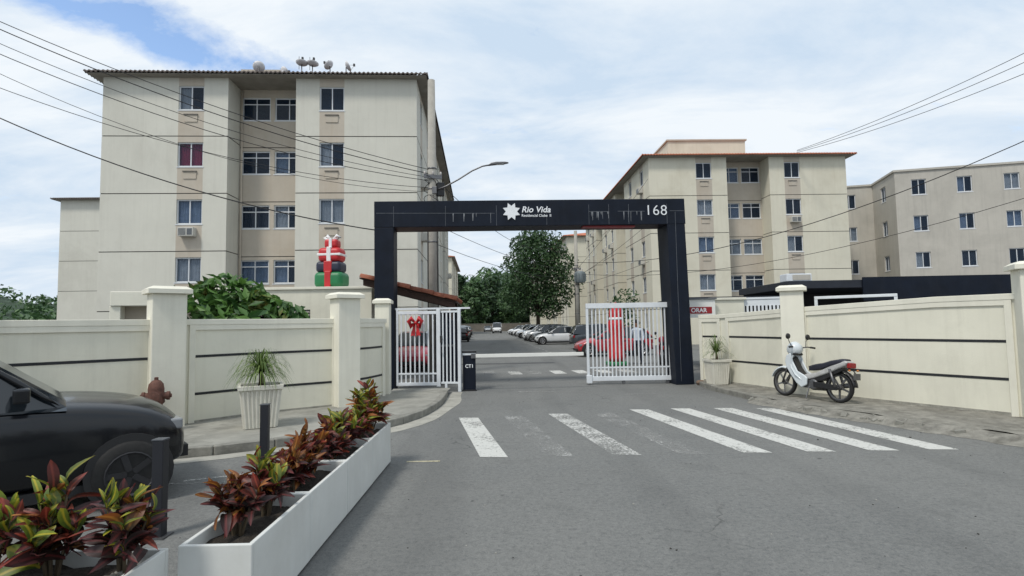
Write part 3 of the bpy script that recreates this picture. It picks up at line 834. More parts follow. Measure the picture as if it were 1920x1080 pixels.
bl2 = apartment('far cream block with red roof on the left, down the inner street', (-18.3, 100, 0), TH, 28.0, 1, m_bw2, m_tile_red, seed=8, detail=False)
br2 = apartment('cream block with orange roof behind the street tree', (15.4, 79, 0), R(3), 28.0, -1, m_bw2, m_tile_red, seed=9, detail=False)
br3 = apartment('farthest cream block at the end of the right row', (13.4, 116, 0), R(3), 28.0, -1, m_bw2, m_tile_red, seed=10, detail=False)
bl0 = apartment('cream block set back beyond the far left block end', (-34.5, 52, 0), R(3), 28.0, 1, m_bw, m_tile_grey, seed=12, detail=False)

def grey_block():
    root = thing('apartment_building', 'weathered grey block with flat parapet at the far right', 'building', (28.6, 47.5, 0), R(-14), 'five storey apartment blocks')
    rng = random.Random(4); V = lambda x, y: Vector((x, y, 0)); wb = MB(); Hh = 12.9
    def seg(a, b, cols=(), w=1.0, z1=Hh):
        d = (b - a).normalized()
        wall_seg(wb, a, b, 0, z1, [(c - w / 2, c + w / 2, z - 1.3, z - 0.1) for c in cols for z in ROWS[1:]], (), [])
        for c in cols:
            for z in ROWS[1:]: put_window(root, a, d, c - w / 2, z - 1.3, w, WH, 'slide', None, rng)
    seg(V(-0.6, 0), V(2.2, 0), (1.0,)); seg(V(2.2, 0), V(2.2, -4.5), (2.2,))
    seg(V(2.2, -4.5), V(12, -4.5), (1.6, 4.6, 7.6)); seg(V(12, -4.5), V(12, 14)); seg(V(12, 14), V(-0.6, 14)); seg(V(-0.6, 14), V(-0.6, 0), (4, 9))
    wb.build('wall', [m_bgrey, m_tan, m_groove], root, fix=False)
    MB().prism([(-0.7, -0.1), (2.1, -0.1), (2.1, -4.6), (12.1, -4.6), (12.1, 14.1), (-0.7, 14.1)], Hh + 0.001, Hh + 0.15, 'XY').build('parapet', m_bgrey, root)
grey_block()

# ------------------------------------------------------------------ gate arch
GA = math.atan2(0.7, 8.0)                                  # the gate line turns slightly away to the right
ga = thing('entrance_arch', 'dark navy entrance arch with white star emblem and number 168', 'arch', (-3.32, 14.5, 0), GA)
GD = 0.8
lp = MB().box(-0.25, 0.25, 0, GD, 0, 4.28).build('post', m_navy, ga, bevel=0.012)
rp = MB()
rp.add([(7.72, 0, 0), (8.22, 0, 0), (8.22, GD, 0), (7.72, GD, 0), (7.62, 0, 4.36), (8.12, 0, 4.36), (8.12, GD, 4.36), (7.62, GD, 4.36)],
       [(0, 3, 2, 1), (4, 5, 6, 7), (0, 1, 5, 4), (1, 2, 6, 5), (2, 3, 7, 6), (3, 0, 4, 7)])
rp.build('post', m_navy, ga, bevel=0.012)
bmx = MB()
bmx.add([(-0.252, -0.004, 4.281), (8.14, -0.004, 4.365), (8.14, GD + .004, 4.365), (-0.252, GD + .004, 4.281), (-0.252, -0.004, 4.97), (8.125, -0.004, 5.07), (8.125, GD + .004, 5.07), (-0.252, GD + .004, 4.97)],
        [(0, 3, 2, 1), (4, 5, 6, 7), (0, 1, 5, 4), (1, 2, 6, 5), (2, 3, 7, 6), (3, 0, 4, 7)])
beam = bmx.build('beam', m_navy, ga, bevel=0.012)
def beam_z(x, f): return (4.281 + 0.0100 * (x + 0.25)) * (1 - f) + (4.97 + 0.0119 * (x + 0.25)) * f
# cladding joints: thin pale sealant lines standing 2 mm proud
m_seal = M('joint_sealant', (0.085, 0.095, 0.11), 0.7, var=0.4, scale=6)
m_streak = M('limescale', (0.20, 0.21, 0.225), 0.8, var=0.4, scale=9)
def joint(*bxs): MB().box(*bxs).build('panel_joint', m_seal, beam)
for x in (0.25, 1.6, 2.95, 4.3, 5.45, 6.0, 6.55, 7.62):
    joint(x - 0.005, x + 0.005, -0.0065, -0.003, beam_z(x, 0.02), beam_z(x, 0.80))
for a, b in ((-0.2, 2.9), (5.45, 6.0), (6.25, 7.0), (7.7, 8.1)):
    z = beam_z((a + b) / 2, 0.52); joint(a, b, -0.0068, -0.003, z - 0.006, z + 0.006)
joint(7.845, 7.857, -0.0066, -0.003, 2.2, 4.7); joint(7.855, 7.865, -0.0066, -0.003, 0.1, 2.2)
st = MB(); rs = random.Random(2)
for x0, x1, n in ((5.5, 5.98, 12), (6.3, 6.95, 9), (1.7, 2.9, 7)):
    for k in range(n):
        x = rs.uniform(x0, x1); w = rs.uniform(0.008, 0.03); zt = beam_z(x, 0.515); l = rs.uniform(0.05, 0.30)
        st.add([(x, -0.0062, zt), (x + w, -0.0062, zt), (x + w * 0.6, -0.0062, zt - l), (x + w * 0.3, -0.0062, zt - l)], [(0, 1, 2, 3)])
tag(st.build('limescale_streak', m_streak, beam, fix=False), kind='stuff')
m_emb = M('emblem_white', (0.78, 0.80, 0.82), 0.5, var=0.05, scale=8)
# eight-pointed star with a fish-tail crown of points
def star(cx, cz, ro, ri, n, y):
    o = []
    for k in range(2 * n):
        a = PI / 2 + PI / n + PI * k / n; r_ = ro if k % 2 == 0 else ri
        o.append((cx + r_ * math.cos(a) * 1.0, cz + r_ * math.sin(a)))
    return o
MB().prism(star(3.35, beam_z(3.35, 0.55), 0.245, 0.150, 8, 0), -0.035, -0.005).build('star_emblem', m_emb, ga)
text_mesh('lettering', 'Rio Vida', 0.225, m_emb, ga, T(3.62, -0.006, beam_z(3.7, 0.52)) @ RX(PI / 2), 0.012, shear=0.22, offset=0.004, spacing=1.02)
text_mesh('lettering', 'Residencial Clube  II', 0.098, m_emb, ga, T(3.62, -0.006, beam_z(3.7, 0.35)) @ RX(PI / 2), 0.006, offset=0.001)
text_mesh('house_number', '168', 0.40, m_emb, ga, T(7.0, -0.006, beam_z(7.2, 0.36)) @ RX(PI / 2), 0.012, offset=-0.004, spacing=1.08)
MB().box(5.3, 6.75, 0.10, 0.34, 4.30, 4.345).build('red_lamp_strip', M('red_plastic', (0.22, 0.012, 0.014), 0.4), beam)

# ------------------------------------------------------------------ gates and barrier
def bars(root, xs, y, z0, z1, r_, mat):
    me = None
    for x in xs:
        if me is None: me = MB().box(-r_, r_, -r_ * 0.8, r_ * 0.8, z0, z1).mesh('bar', mat)
        obj('bar', me, root, loc=(x, y, 0))
pg = thing('pedestrian_gate', 'white barred pedestrian gate between the arch post and the barrier', 'gate', (-3.05, 14.62, 0.10), R(-2))
fr = MB(); fr.box(0.02, 0.07, -0.03, 0.03, 0.06, 2.02); fr.box(1.07, 1.17, -0.035, 0.035, 0.03, 2.02)
fr.box(0.07, 1.07, -0.028, 0.028, 0.06, 0.14); fr.box(0.07, 1.07, -0.028, 0.028, 1.90, 1.98); fr.box(0.07, 1.07, -0.02, 0.02, 0.34, 0.385)
fr.build('gate_frame', m_white_met, pg, bevel=0.006)
bars(pg, [0.15 + 0.118 * k for k in range(8)], 0, 0.14, 1.90, 0.017, m_white_met)
MB().box(0.0, 1.95, -0.03, 0.03, 2.021, 2.065).build('top_rail', m_white_met, pg)
MB().box(1.165, 1.225, -0.05, 0.05, 1.16, 1.34).build('lock', m_black, pg, bevel=0.01)
MB().tube([(1.20, -0.05, 0.92), (1.20, -0.09, 0.92), (1.20, -0.09, 1.0)], 0.012, 6).build('handle', m_black, pg)
sc = thing('side_screen', 'short white barred screen beside the navy barrier box', 'gate', (-1.86, 14.58, 0.0), R(-10))
sf = MB(); sf.box(0.0, 0.45, -0.025, 0.025, 0.20, 0.25); sf.box(0.0, 0.45, -0.025, 0.025, 2.03, 2.08)
sf.box(0.45, 0.525, -0.04, 0.04, 0.0, 2.12); sf.box(0.1, 0.16, -0.03, 0.03, 0.0, 0.20)
sf.build('screen_frame', m_white_met, sc, bevel=0.005)
bars(sc, [0.05 + 0.10 * k for k in range(4)], 0, 0.25, 2.03, 0.017, m_white_met)
sg = thing('sliding_gate', 'wide white barred sliding gate pushed open against the right arch post', 'gate', (2.04, 15.62, 0.04), R(-1.0))
fr = MB(); fr.box(0, 2.5, -0.05, 0.05, 2.06, 2.20); fr.box(0.0, 2.5, -0.04, 0.04, 0.06, 0.18)
fr.box(0.0, 0.07, -0.04, 0.04, 0.18, 2.06); fr.box(2.40, 2.47, -0.04, 0.04, 0.18, 2.06); fr.box(0.07, 2.40, -0.016, 0.016, 0.40, 0.44)
fr.build('gate_frame', m_white_met, sg, bevel=0.006)
bars(sg, [0.17 + 0.106 * k for k in range(21)], 0, 0.18, 2.06, 0.018, m_white_met)
MB().box(-0.02, 0.13, -0.07, 0.07, 0.0, 0.22).build('end_shoe', m_white_met, sg, bevel=0.01)
for x in (1.0, 2.2):
    MB().lathe([(0.05, -0.02), (0.05, 0.02)], 14, 'Y', T(x, 0, 0.01)).build('roller', m_steel, sg)
MB().box(2.30, 2.44, -0.06, -0.041, 1.18, 1.34).build('warning_plate', M('plate_red', (0.42, 0.025, 0.03), 0.5), sg)

bar = thing('barrier', 'navy barrier box with its long white arm lowered across the lane', 'barrier', (-1.15, 14.75, 0), R(3.5))
MB().box(-0.165, 0.165, -0.16, 0.16, 0.0, 0.92).build('cabinet', m_navy, bar, bevel=0.015)
MB().box(-0.19, 0.19, -0.19, 0.19, -0.0, 0.035).build('base_plate', m_black, bar)
MB().box(-0.19, 0.19, -0.18, 0.18, 0.975, 1.03).build('cabinet_top', m_black, bar, bevel=0.01)
MB().box(-0.17, 0.17, -0.17, 0.17, 0.921, 0.974).build('arm_bracket', m_white_met, bar)
arm = MB().box(0.171, 2.98, -0.255, -0.205, 0.855, 0.945).build('arm', m_white, bar, bevel=0.006)
MB().box(0.05, 0.30, -0.204, -0.172, 0.84, 0.96).build('arm_clamp', m_steel, bar)
text_mesh('lettering', 'CT1', 0.12, m_emb, bar, T(-0.105, -0.163, 0.60) @ RX(PI / 2), 0.002, offset=0.003)

# ------------------------------------------------------------------ guardhouse and canopy
gh = thing('guardhouse', 'low cream flat-roofed guardhouse behind the left wall', 'building', (-4.30, 17.1, 0), R(2))
w_ = MB(); V2 = lambda x, y: Vector((x, y, 0))
wall_seg(w_, V2(-6.2, 0), V2(0, 0), 0, 2.86, [(3.55, 4.35, 1.75, 2.25), (5.45, 5.65, 1.75, 2.30)], reveal=0.12)
wall_seg(w_, V2(0, 0), V2(0, 3.2), 0, 2.86, [(0.9, 1.8, 0.05, 2.1)], reveal=0.12)
wall_seg(w_, V2(0, 3.2), V2(-6.2, 3.2), 0, 2.86, []); wall_seg(w_, V2(-6.2, 3.2), V2(-6.2, 0), 0, 2.86, [])
w_.build('wall', [m_wall_cream, m_tan, m_groove], gh, fix=False)
MB().box(-6.25, 0.05, -0.06, 3.26, 2.861, 2.94).build('roof_slab', m_wall_frame, gh, bevel=0.01)
vt = MB()
for k in range(5): vt.box(-2.62, -1.88, 0.03, 0.06, 1.78 + 0.095 * k, 1.83 + 0.095 * k)
vt.build('vent_louvre', m_bgrey, gh)
MB().box(-2.65, -1.85, 0.10, 0.115, 1.75, 2.25).build('vent_back', m_alu_dark, gh)
MB().box(-0.75, -0.55, 0.09, 0.10, 1.75, 2.30).build('pane', m_glass, gh)
MB().box(-0.12, -0.10, 0.9, 1.8, 0.05, 2.1).build('door', m_navy, gh)
lean = thing('service_shed', 'small cream shed with deep overhanging slab behind the first wall pillar', 'shed', (-8.6, 13.6, 0), R(20))
MB().box(-0.9, 1.2, 0.1, 1.6, 0, 2.28).build('wall', m_tan, lean)
MB().box(-0.9, 1.75, -0.35, 1.7, 2.281, 2.62).build('roof_slab', m_wall_frame, lean, bevel=0.015)
MB().box(-0.92, -0.70, -0.30, 0.05, 0, 2.28).build('column', m_wall_frame, lean, bevel=0.01)

cn = thing('tiled_canopy', 'sloping clay tile canopy over the pedestrian entrance', 'canopy', (-4.30, 15.75, 0), R(2))
def roof_z(x): return 3.16 - 0.262 * x
LCX, LCY = 2.72, 2.6
m_clay = M('clay_tile', (0.30, 0.10, 0.055), 0.85, var=0.3, scale=7, stain=0.55, stain_col=(0.07, 0.04, 0.03), rnd=0.25)
m_wood = M('dark_timber', (0.045, 0.022, 0.014), 0.8, var=0.3, scale=8)
deck = MB()
deck.add([(0, 0, roof_z(0) - .11), (LCX, 0, roof_z(LCX) - .11), (LCX, LCY, roof_z(LCX) - .11), (0, LCY, roof_z(0) - .11), (0, 0, roof_z(0) - .06), (LCX, 0, roof_z(LCX) - .06), (LCX, LCY, roof_z(LCX) - .06), (0, LCY, roof_z(0) - .06)],
         [(0, 3, 2, 1), (4, 5, 6, 7), (0, 1, 5, 4), (1, 2, 6, 5), (2, 3, 7, 6), (3, 0, 4, 7)])
deck.build('timber_deck', m_wood, cn)
# barrel tiles: one shared half-cylinder
sl_len = math.hypot(LCX, 0.262 * LCX); tl = 0.42
def half_tile(r0, r1, ln, upside=False):
    mb = MB(); n = 7; vs = []
    for j, (rr, x) in enumerate(((r0, 0), (r1, ln))):
        for t_ in (0, 0.018):
            for k in range(n):
                a = PI * k / (n - 1); q = rr - t_
                vs.append((x, q * math.cos(a), q * math.sin(a)))
    fs = []
    for k in range(n - 1):
        fs += [(k, k + 1, 2 * n + k + 1, 2 * n + k), (n + k + 1, n + k, 3 * n + k, 3 * n + k + 1), (k + 1, k, n + k, n + k + 1), (2 * n + k, 2 * n + k + 1, 3 * n + k + 1, 3 * n + k)]
    return mb.add(vs, fs).mesh('tile', m_clay, smooth=True)
tile_me = half_tile(0.085, 0.10, tl)
ang = math.atan(0.262)
ny = int(LCY / 0.2); nx = int(sl_len / 0.34)
for iy in range(ny + 1):
    for ix in range(nx):
        o = obj('tile', tile_me, cn)
        s_ = 0.02 + ix * 0.34
        x = s_ * math.cos(ang); o.location = (x, 0.0 + iy * 0.2, roof_z(x) - 0.055 + 0.012 * (ix % 2) + random.uniform(-.004, .004))
        o.rotation_euler = (0, ang, random.uniform(-0.02, 0.02))
        if iy == 0: o.scale = (1, 1.15, 1.25)
bm_ = MB()
for y in (0.06, 1.3, 2.5):
    bm_.add([(0.1, y - .05, roof_z(0.1) - .27), (LCX - .05, y - .05, roof_z(LCX) - .27), (LCX - .05, y + .05, roof_z(LCX) - .27), (0.1, y + .05, roof_z(0.1) - .27), (0.1, y - .05, roof_z(0.1) - .112), (LCX - .05, y - .05, roof_z(LCX) - .112), (LCX - .05, y + .05, roof_z(LCX) - .112), (0.1, y + .05, roof_z(0.1) - .112)],
            [(0, 3, 2, 1), (4, 5, 6, 7), (0, 1, 5, 4), (1, 2, 6, 5), (2, 3, 7, 6), (3, 0, 4, 7)])
bm_.build('rafter', m_wood, cn)
MB().box(LCX - 0.17, LCX - 0.07, 0.0, 0.12, 1.85, roof_z(LCX) - 0.272).build('bracket', m_wood, cn)
for y in (0.9, 2.4):
    MB().box(LCX - 0.2, LCX - 0.08, y - .06, y + .06, 0, roof_z(LCX) - .272).build('post', m_wood, cn)
gb = thing('guard_booth', 'narrow dark navy guard booth under the tiled canopy', 'booth', (-1.98, 16.5, 0), R(2))
MB().box(-0.30, 0.34, 0, 1.4, 0, 2.12).build('cabin', m_navy, gb, bevel=0.02)
MB().box(-0.22, 0.26, -0.012, -0.003, 1.15, 1.9).build('pane', m_glass, gb)
MB().box(-0.24, 0.28, -0.02, -0.004, 1.08, 1.14).build('ledge', m_steel, gb)

# ------------------------------------------------------------------ Christmas decorations (plain stand-ins)
m_ired = M('inflatable_red', (0.50, 0.02, 0.025), 0.45, var=0.1, scale=5)
m_igrn = M('inflatable_green', (0.015, 0.17, 0.06), 0.45, var=0.1, scale=5)
m_iwht = M('inflatable_white', (0.75, 0.74, 0.74), 0.5, var=0.05)
m_inav = M('inflatable_navy', (0.02, 0.025, 0.05), 0.45)
def puffy(root, name, x, y, z, w, d, h, mat):
    o = MB().box(-w / 2, w / 2, -d / 2, d / 2, 0, h).build(name, mat, root, smooth=True, bevel=min(w, d, h) * 0.30, seg=5, loc=(x, y, z))
    return o
inf = thing('inflatable_parcels', 'inflatable stack of red, navy and green gift parcels on the guardhouse roof', 'inflatable', (-5.72, 17.75, 2.94), R(-4))
b0 = puffy(inf, 'parcel', 0, 0, 0, 0.92, 0.75, 0.50, m_igrn)
MB().box(-0.10, 0.10, -0.385, 0.385, 0.0, 0.515).build('ribbon', m_ired, b0, bevel=0.02)
b1 = puffy(inf, 'parcel', -0.02, 0, 0.49, 0.80, 0.62, 0.34, m_inav)
MB().box(-0.13, 0.13, -0.32, 0.32, 0.0, 0.35).build('ribbon', m_ired, b1, bevel=0.02)
b2 = puffy(inf, 'parcel', 0, 0, 0.82, 0.74, 0.58, 0.46, m_ired)
MB().box(-0.07, 0.07, -0.30, 0.30, 0.0, 0.47).build('ribbon', m_iwht, b2, bevel=0.02)
MB().box(-0.378, 0.378, -0.297, 0.297, 0.19, 0.27).build('ribbon', m_iwht, b2, bevel=0.02)
b3 = puffy(inf, 'parcel', 0.02, 0, 1.27, 0.42, 0.40, 0.28, m_ired)
MB().box(-0.05, 0.05, -0.21, 0.21, 0.0, 0.29).build('ribbon', m_iwht, b3, bevel=0.015)
bow = MB()
for s_ in (-1, 1):
    bow.tube([(0.02 * s_, 0, 1.55), (0.16 * s_, 0, 1.68), (0.25 * s_, 0, 1.62), (0.16 * s_, 0, 1.55), (0.02 * s_, 0, 1.555)], [.03, .055, .06, .05, .03], 8)
bow.build('bow', m_iwht, inf, smooth=True)

cdl = thing('inflatable_column', 'tall lumpy red inflatable column behind the sliding gate', 'inflatable', (4.12, 22.4, 0), 0)
puffy(cdl, 'foot', 0, 0, 0, 0.8, 0.7, 0.16, m_igrn)
MB().lathe([(0.02, .14), (.30, .16), (.36, .34), (.31, .58), (.26, .9), (.27, 1.05), (.24, 1.2), (.33, 1.5), (.31, 1.72), (.24, 1.86), (.27, 2.0), (.25, 2.2), (.16, 2.42), (.02, 2.5)], 20).build('column', m_ired, cdl, smooth=True)
MB().lathe([(.24, 1.78), (.285, 1.82), (.285, 1.87), (.24, 1.91)], 20).build('band', m_iwht, cdl, smooth=True)

bowt = thing('christmas_bow', 'red ribbon bow with hanging tails on the pedestrian gate', 'decoration', (-2.50, 14.52, 1.78), R(-2))
kb = MB()
for s_ in (-1, 1):
    for q in (0.0, 0.07):
        kb.tube([(0.01 * s_, -.02, 0), (0.11 * s_, -.05 - q, 0.10 + q * .4), (0.17 * s_, -.05 - q, 0.04), (0.12 * s_, -.04 - q, -0.05 - q), (0.01 * s_, -.02, -0.01)], [.022, .05, .05, .04, .022], 7)
kb.build('loop', m_ired, bowt, smooth=True)
kt = MB()
for s_ in (-1, 1):
    kt.add([(0, -.03, 0), (0.05 * s_, -.03, 0), (0.13 * s_, -.05, -.34), (0.05 * s_, -.045, -.32), (0.02 * s_, -.04, -.36)], [(0, 1, 2, 3, 4)])
kt.build('tail', m_ired, bowt)
MB().lathe([(0.001, -.04), (.045, -.03), (.05, 0), (.045, .03), (.001, .04)], 10).build('knot', m_ired, bowt, smooth=True, loc=(0, -.05, 0))

# ------------------------------------------------------------------ poles, lamp, cables
m_pole = M('pole_concrete', (0.34, 0.325, 0.29), 0.9, var=0.12, scale=4, bump=0.15, stain=0.4, stain_col=(0.17, 0.16, 0.14))
m_cable = M('cable_black', (0.012, 0.012, 0.013), 0.7)
def pole(label, x, y, h, r0=0.2, r1=0.125, clutter=True):
    p = thing('utility_pole', label, 'utility pole', (x, y, 0), 0.3, 'concrete utility poles')
    MB().tube([(0, 0, 0), (0, 0, h)], [r0, r1], 18).build('shaft', m_pole, p, smooth=True)
    for z in (h * 0.27, h * 0.44, h * 0.62, h * 0.69):
        MB().tube([(0, 0, z), (0, 0, z + .05)], [0.205 - 0.07 * z / h + .006] * 2, 18).build('band', m_steel, p, smooth=True)
    if clutter:
        MB().box(-0.32, 0.32, -0.19, -0.13, h * .655, h * .668).build('cross_arm', m_steel, p)
        for k in (-1, 0, 1):
            MB().lathe([(.02, 0), (.045, .02), (.03, .05), (.045, .08), (.02, .12)], 10).build('insulator', M('porcelain', (0.45, 0.42, 0.4), 0.25), p, smooth=True, loc=(0.28 * k, -0.16, h * .668))
        MB().box(0.16, 0.42, -0.12, 0.10, h * .60, h * .645).build('splice_box', m_black, p, bevel=0.02)
        cl = MB(); rc = random.Random(int(x * 10))
        for k in range(7):
            z = h * rc.uniform(.52, .64); a = rc.uniform(0, 6); r_ = .2
            cl.tube([(r_ * math.cos(a + t) * (1 + .5 * math.sin(t * 1.3)), r_ * math.sin(a + t) * (1 + .5 * math.sin(t * 1.3)), z - .25 * math.sin(t * .8 + k) + 0.05 * k) for t in [i * .45 for i in range(10)]], .012, 5)
        cl.tube([(0.17, -0.1, 0.3), (0.165, -0.1, h * .6)], .02, 6); cl.tube([(-0.18, -0.06, 0.3), (-0.17, -0.06, h * .5)], .025, 6)
        cl.build('cable_loops', m_cable, p, smooth=True)
    return p
mp = pole('tall concrete utility pole rising beside the tiled canopy', -2.76, 19.5, 10.45)
lampo = thing('street_lamp', 'street lamp on a curved arm reaching out from the pole over the lane', 'street lamp', (-2.72, 19.4, 6.45), 0)
MB().tube([(0.1, 0, 0.0), (0.45, 0, .12), (0.9, 0, .36), (1.38, 0, .66), (1.75, 0, .82), (2.05, 0, .87)], .028, 8).build('arm', m_steel, lampo, smooth=True)
MB().box(-.02, .14, -.07, .07, -.14, .12).build('clamp', m_steel, lampo, bevel=.01)
hd = MB().prism([(1.95, .84), (2.05, .92), (2.22, .955), (2.55, .955), (2.68, .925), (2.55, .895), (2.15, .86)], -.085, .085)
hd.build('lamp_head', m_steel, lampo, bevel=.015)
MB().box(2.15, 2.52, -.06, .06, .868, .885).build('lens', M('lamp_lens', (0.6, 0.62, 0.6), 0.3), lampo)
mp2 = pole('slim concrete pole with a grey transformer, behind the sliding gate', 5.1, 44.0, 9.0)
tr = thing('transformer', 'grey transformer tank hanging on the slim pole', 'transformer', (5.35, 43.7, 4.85), 0)
MB().lathe([(.36, 0), (.40, .06), (.40, .80), (.36, .86), (.1, .92)], 16).build('tank', M('transformer_grey', (0.16, 0.19, 0.20), 0.5, var=.15), tr, smooth=True)
fn_ = MB()
for k in range(10): a = k * PI / 5; fn_.box(.39, .47, -.012, .012, .12, .72, mat=RZ(a))
fn_.build('cooling_fin', MATS['transformer_grey'], tr)
for k in (-1, 1): MB().lathe([(.03, 0), (.06, .05), (.03, .1), (.06, .15), (.02, .22)], 8).build('bushing', MATS['porcelain'], tr, loc=(.15 * k, 0, .88))
mp3 = pole('concrete utility pole holding the cables at the far left', -17.2, 14.0, 12.0)

def cable(label, a, b, sag, r_=0.014, grp='overhead cables'):
    a, b = Vector(a), Vector(b); n = 22
    pts = []
    for i in range(n + 1):
        t = i / n; p = a.lerp(b, t); p.z -= sag * 4 * t * (1 - t); pts.append(p)
    tag(MB().tube(pts, r_ * .75, 5).build('power_cable', m_cable, smooth=True), label, 'cable', grp)
PX, PY = -2.76, 19.45
LX, LY = -17.2, 14.0
spec = [(11.70, 7.20, .55, .016, 'highest thin cable of the left bundle, crossing above the block roof'),
        (11.52, 7.05, .62, .020, 'second highest cable of the left bundle'),
        (11.15, 6.92, .75, .013, 'thin cable third from the top of the left bundle'),
        (10.85, 6.80, .80, .016, 'cable fourth from the top of the left bundle'),
        (9.75, 6.55, .85, .013, 'thin lower cable passing the red curtained window'),
        (10.55, 6.40, 1.15, .011, 'thin slack cable below the left bundle')]
for z0, z1, sg_, r_, lb in spec:
    cable(lb, (LX, LY, z0), (PX - .1, PY, z1), sg_, r_)
cable('thick black drop cable sagging down to the left arch post', (LX, LY, 9.35), (-3.4, 14.95, 4.25), .75, .021)
cable('cable running from the pole down behind the arch beam', (PX, PY, 7.0), (2.9, 43.6, 7.6), .9, .016)
cable('thin cable strung low from the pole to the street tree side', (PX, PY, 5.3), (5.1, 44, 6.0), .5, .014)
cable('thin cable under the beam toward the transformer pole', (PX, PY, 4.6), (5.1, 44, 5.4), .5, .014)
cable('long black cable sweeping from the right edge to the transformer pole', (24.0, 20.0, 10.4), (5.1, 44, 6.5), 2.0, .028)
cable('lower slack cable from the right edge toward the transformer pole', (24.0, 20.0, 7.6), (5.1, 44, 5.6), 1.6, .018)
for k, (dz, lb) in enumerate(((0, 'lowest of the three cables above the red roofed block'), (.75, 'middle of the three cables above the red roofed block'), (1.35, 'highest of the three cables above the red roofed block'))):
    cable(lb, (27.5, 22.0, 14.2 + dz), (21.3, 40.8, 14.05 + dz * .12), .5, .022)
for k in range(3):
    cable(('upper', 'middle', 'lower')[k] + ' service cable along the near side of the right block', (5.1, 44, 5.9 - .6 * k), (10.9 + .6 * k, 41.2, 13.2 - 3.1 * k), .25, .018)

# ------------------------------------------------------------------ planters and crotons
def planter(label, x, y, w, l, h=0.5, rz=0.0):
    p = thing('planter_box', label, 'planter', (x, y, 0), rz, 'white planter boxes')
    t = 0.028
    b = MB()
    b.box(0, w, 0, t, .022, h); b.box(0, w, l - t, l, .022, h)
    b.box(0, t, t, l - t, .022, h); b.box(w - t, w, t, l - t, .022, h)
    for fx in (.05, w - .09):
        for fy in (.06, l - .12): MB().box(fx, fx + .04, fy, fy + .06, 0, .08).build('foot', m_black, p)  # feet added to lift the box so a contact shadow shows beneath
    b.build('box', M('planter_white', (0.60, 0.61, 0.585), 0.6, var=0.06, scale=2.2, stain=0.32, stain_col=(0.40, 0.385, 0.33), streak=0.22, bump=.05, bscale=30), p, bevel=0.006)
    n = 10; vs = []
    for i in range(n + 1):
        for j in range(n + 1):
            vs.append((t * .5 + (w - t) * i / n, t * .5 + (l - t) * j / n, h - 0.085 + random.uniform(-.018, .018)))
    MB().add(vs, [(i * (n + 1) + j, (i + 1) * (n + 1) + j, (i + 1) * (n + 1) + j + 1, i * (n + 1) + j + 1) for i in range(n) for j in range(n)]).build('soil', m_soil, p, smooth=True)
    return p
PL_A = math.atan(.07 / 3.9)
for k, lb in enumerate(('nearest white planter box of the long row, end face to the camera', 'second white planter box of the long row', 'third white planter box of the long row', 'farthest white planter box of the long row, by the kerb')):
    yy = 3.20 + .975 * k
    planter(lb, -1.885 - .07 * (yy - 3.2) / 3.9 - .0015 * (k % 2), yy, 0.41, .967, rz=PL_A)
planter('white planter box set crosswise at the lower left corner', -2.87, 2.80, 0.95, 0.38)

def leaf_mesh(ln, wd, curl, twist, fold):
    n = 7; vs = []
    for i in range(n + 1):
        t = i / n
        w = wd * (math.sin(PI * min(1, t ** 0.85)) ** 0.8 if 0 < t < 1 else 0.0) * (0.55 + 0.65 * t) + 0.004
        if i == n: w = 0.001
        a = curl * t
        y = ln * (t - 0.12 * curl * t * t); z = -ln * curl * 0.55 * t * t + ln * 0.12 * math.sin(t * PI)
        ca, sa = math.cos(twist * t), math.sin(twist * t)
        for s_ in (-1, 0, 1):
            lx, lz = s_ * w, (fold * w if s_ else 0.0) + 0.006 * math.sin(6 * t + s_)
            vs.append((lx * ca - lz * sa, y, z + lx * sa + lz * ca))
    fs = []
    for i in range(n):
        for k in (0, 1): fs.append((3 * i + k, 3 * i + k + 1, 3 * i + 4 + k, 3 * i + 3 + k))
    return MB().add(vs, fs)
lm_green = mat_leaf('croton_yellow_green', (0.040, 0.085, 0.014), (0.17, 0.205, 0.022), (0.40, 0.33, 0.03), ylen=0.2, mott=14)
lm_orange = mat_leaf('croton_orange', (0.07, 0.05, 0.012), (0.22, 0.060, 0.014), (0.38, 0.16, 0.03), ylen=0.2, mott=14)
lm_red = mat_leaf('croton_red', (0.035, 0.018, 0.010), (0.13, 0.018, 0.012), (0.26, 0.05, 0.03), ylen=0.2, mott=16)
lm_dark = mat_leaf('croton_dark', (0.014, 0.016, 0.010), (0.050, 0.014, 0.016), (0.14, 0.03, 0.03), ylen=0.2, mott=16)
LEAF = {}
for nm, mt in (('g', lm_green), ('o', lm_orange), ('r', lm_red), ('d', lm_dark)):
    LEAF[nm] = [leaf_mesh(l_, w_, c, t, f).mesh('leaf', mt, smooth=True, fix=False) for l_, w_, c, t, f in ((.20, .030, 0.35, 0.2, .3), (.23, .026, 0.7, -0.5, .35), (.17, .034, 0.1, 0.7, .45), (.19, .028, 1.1, 0.3, .3), (.14, .026, .5, -.9, .5), (.21, .036, -.2, .5, .25))]
m_stem = M('plant_stem', (0.10, 0.075, 0.045), 0.9, var=0.3)
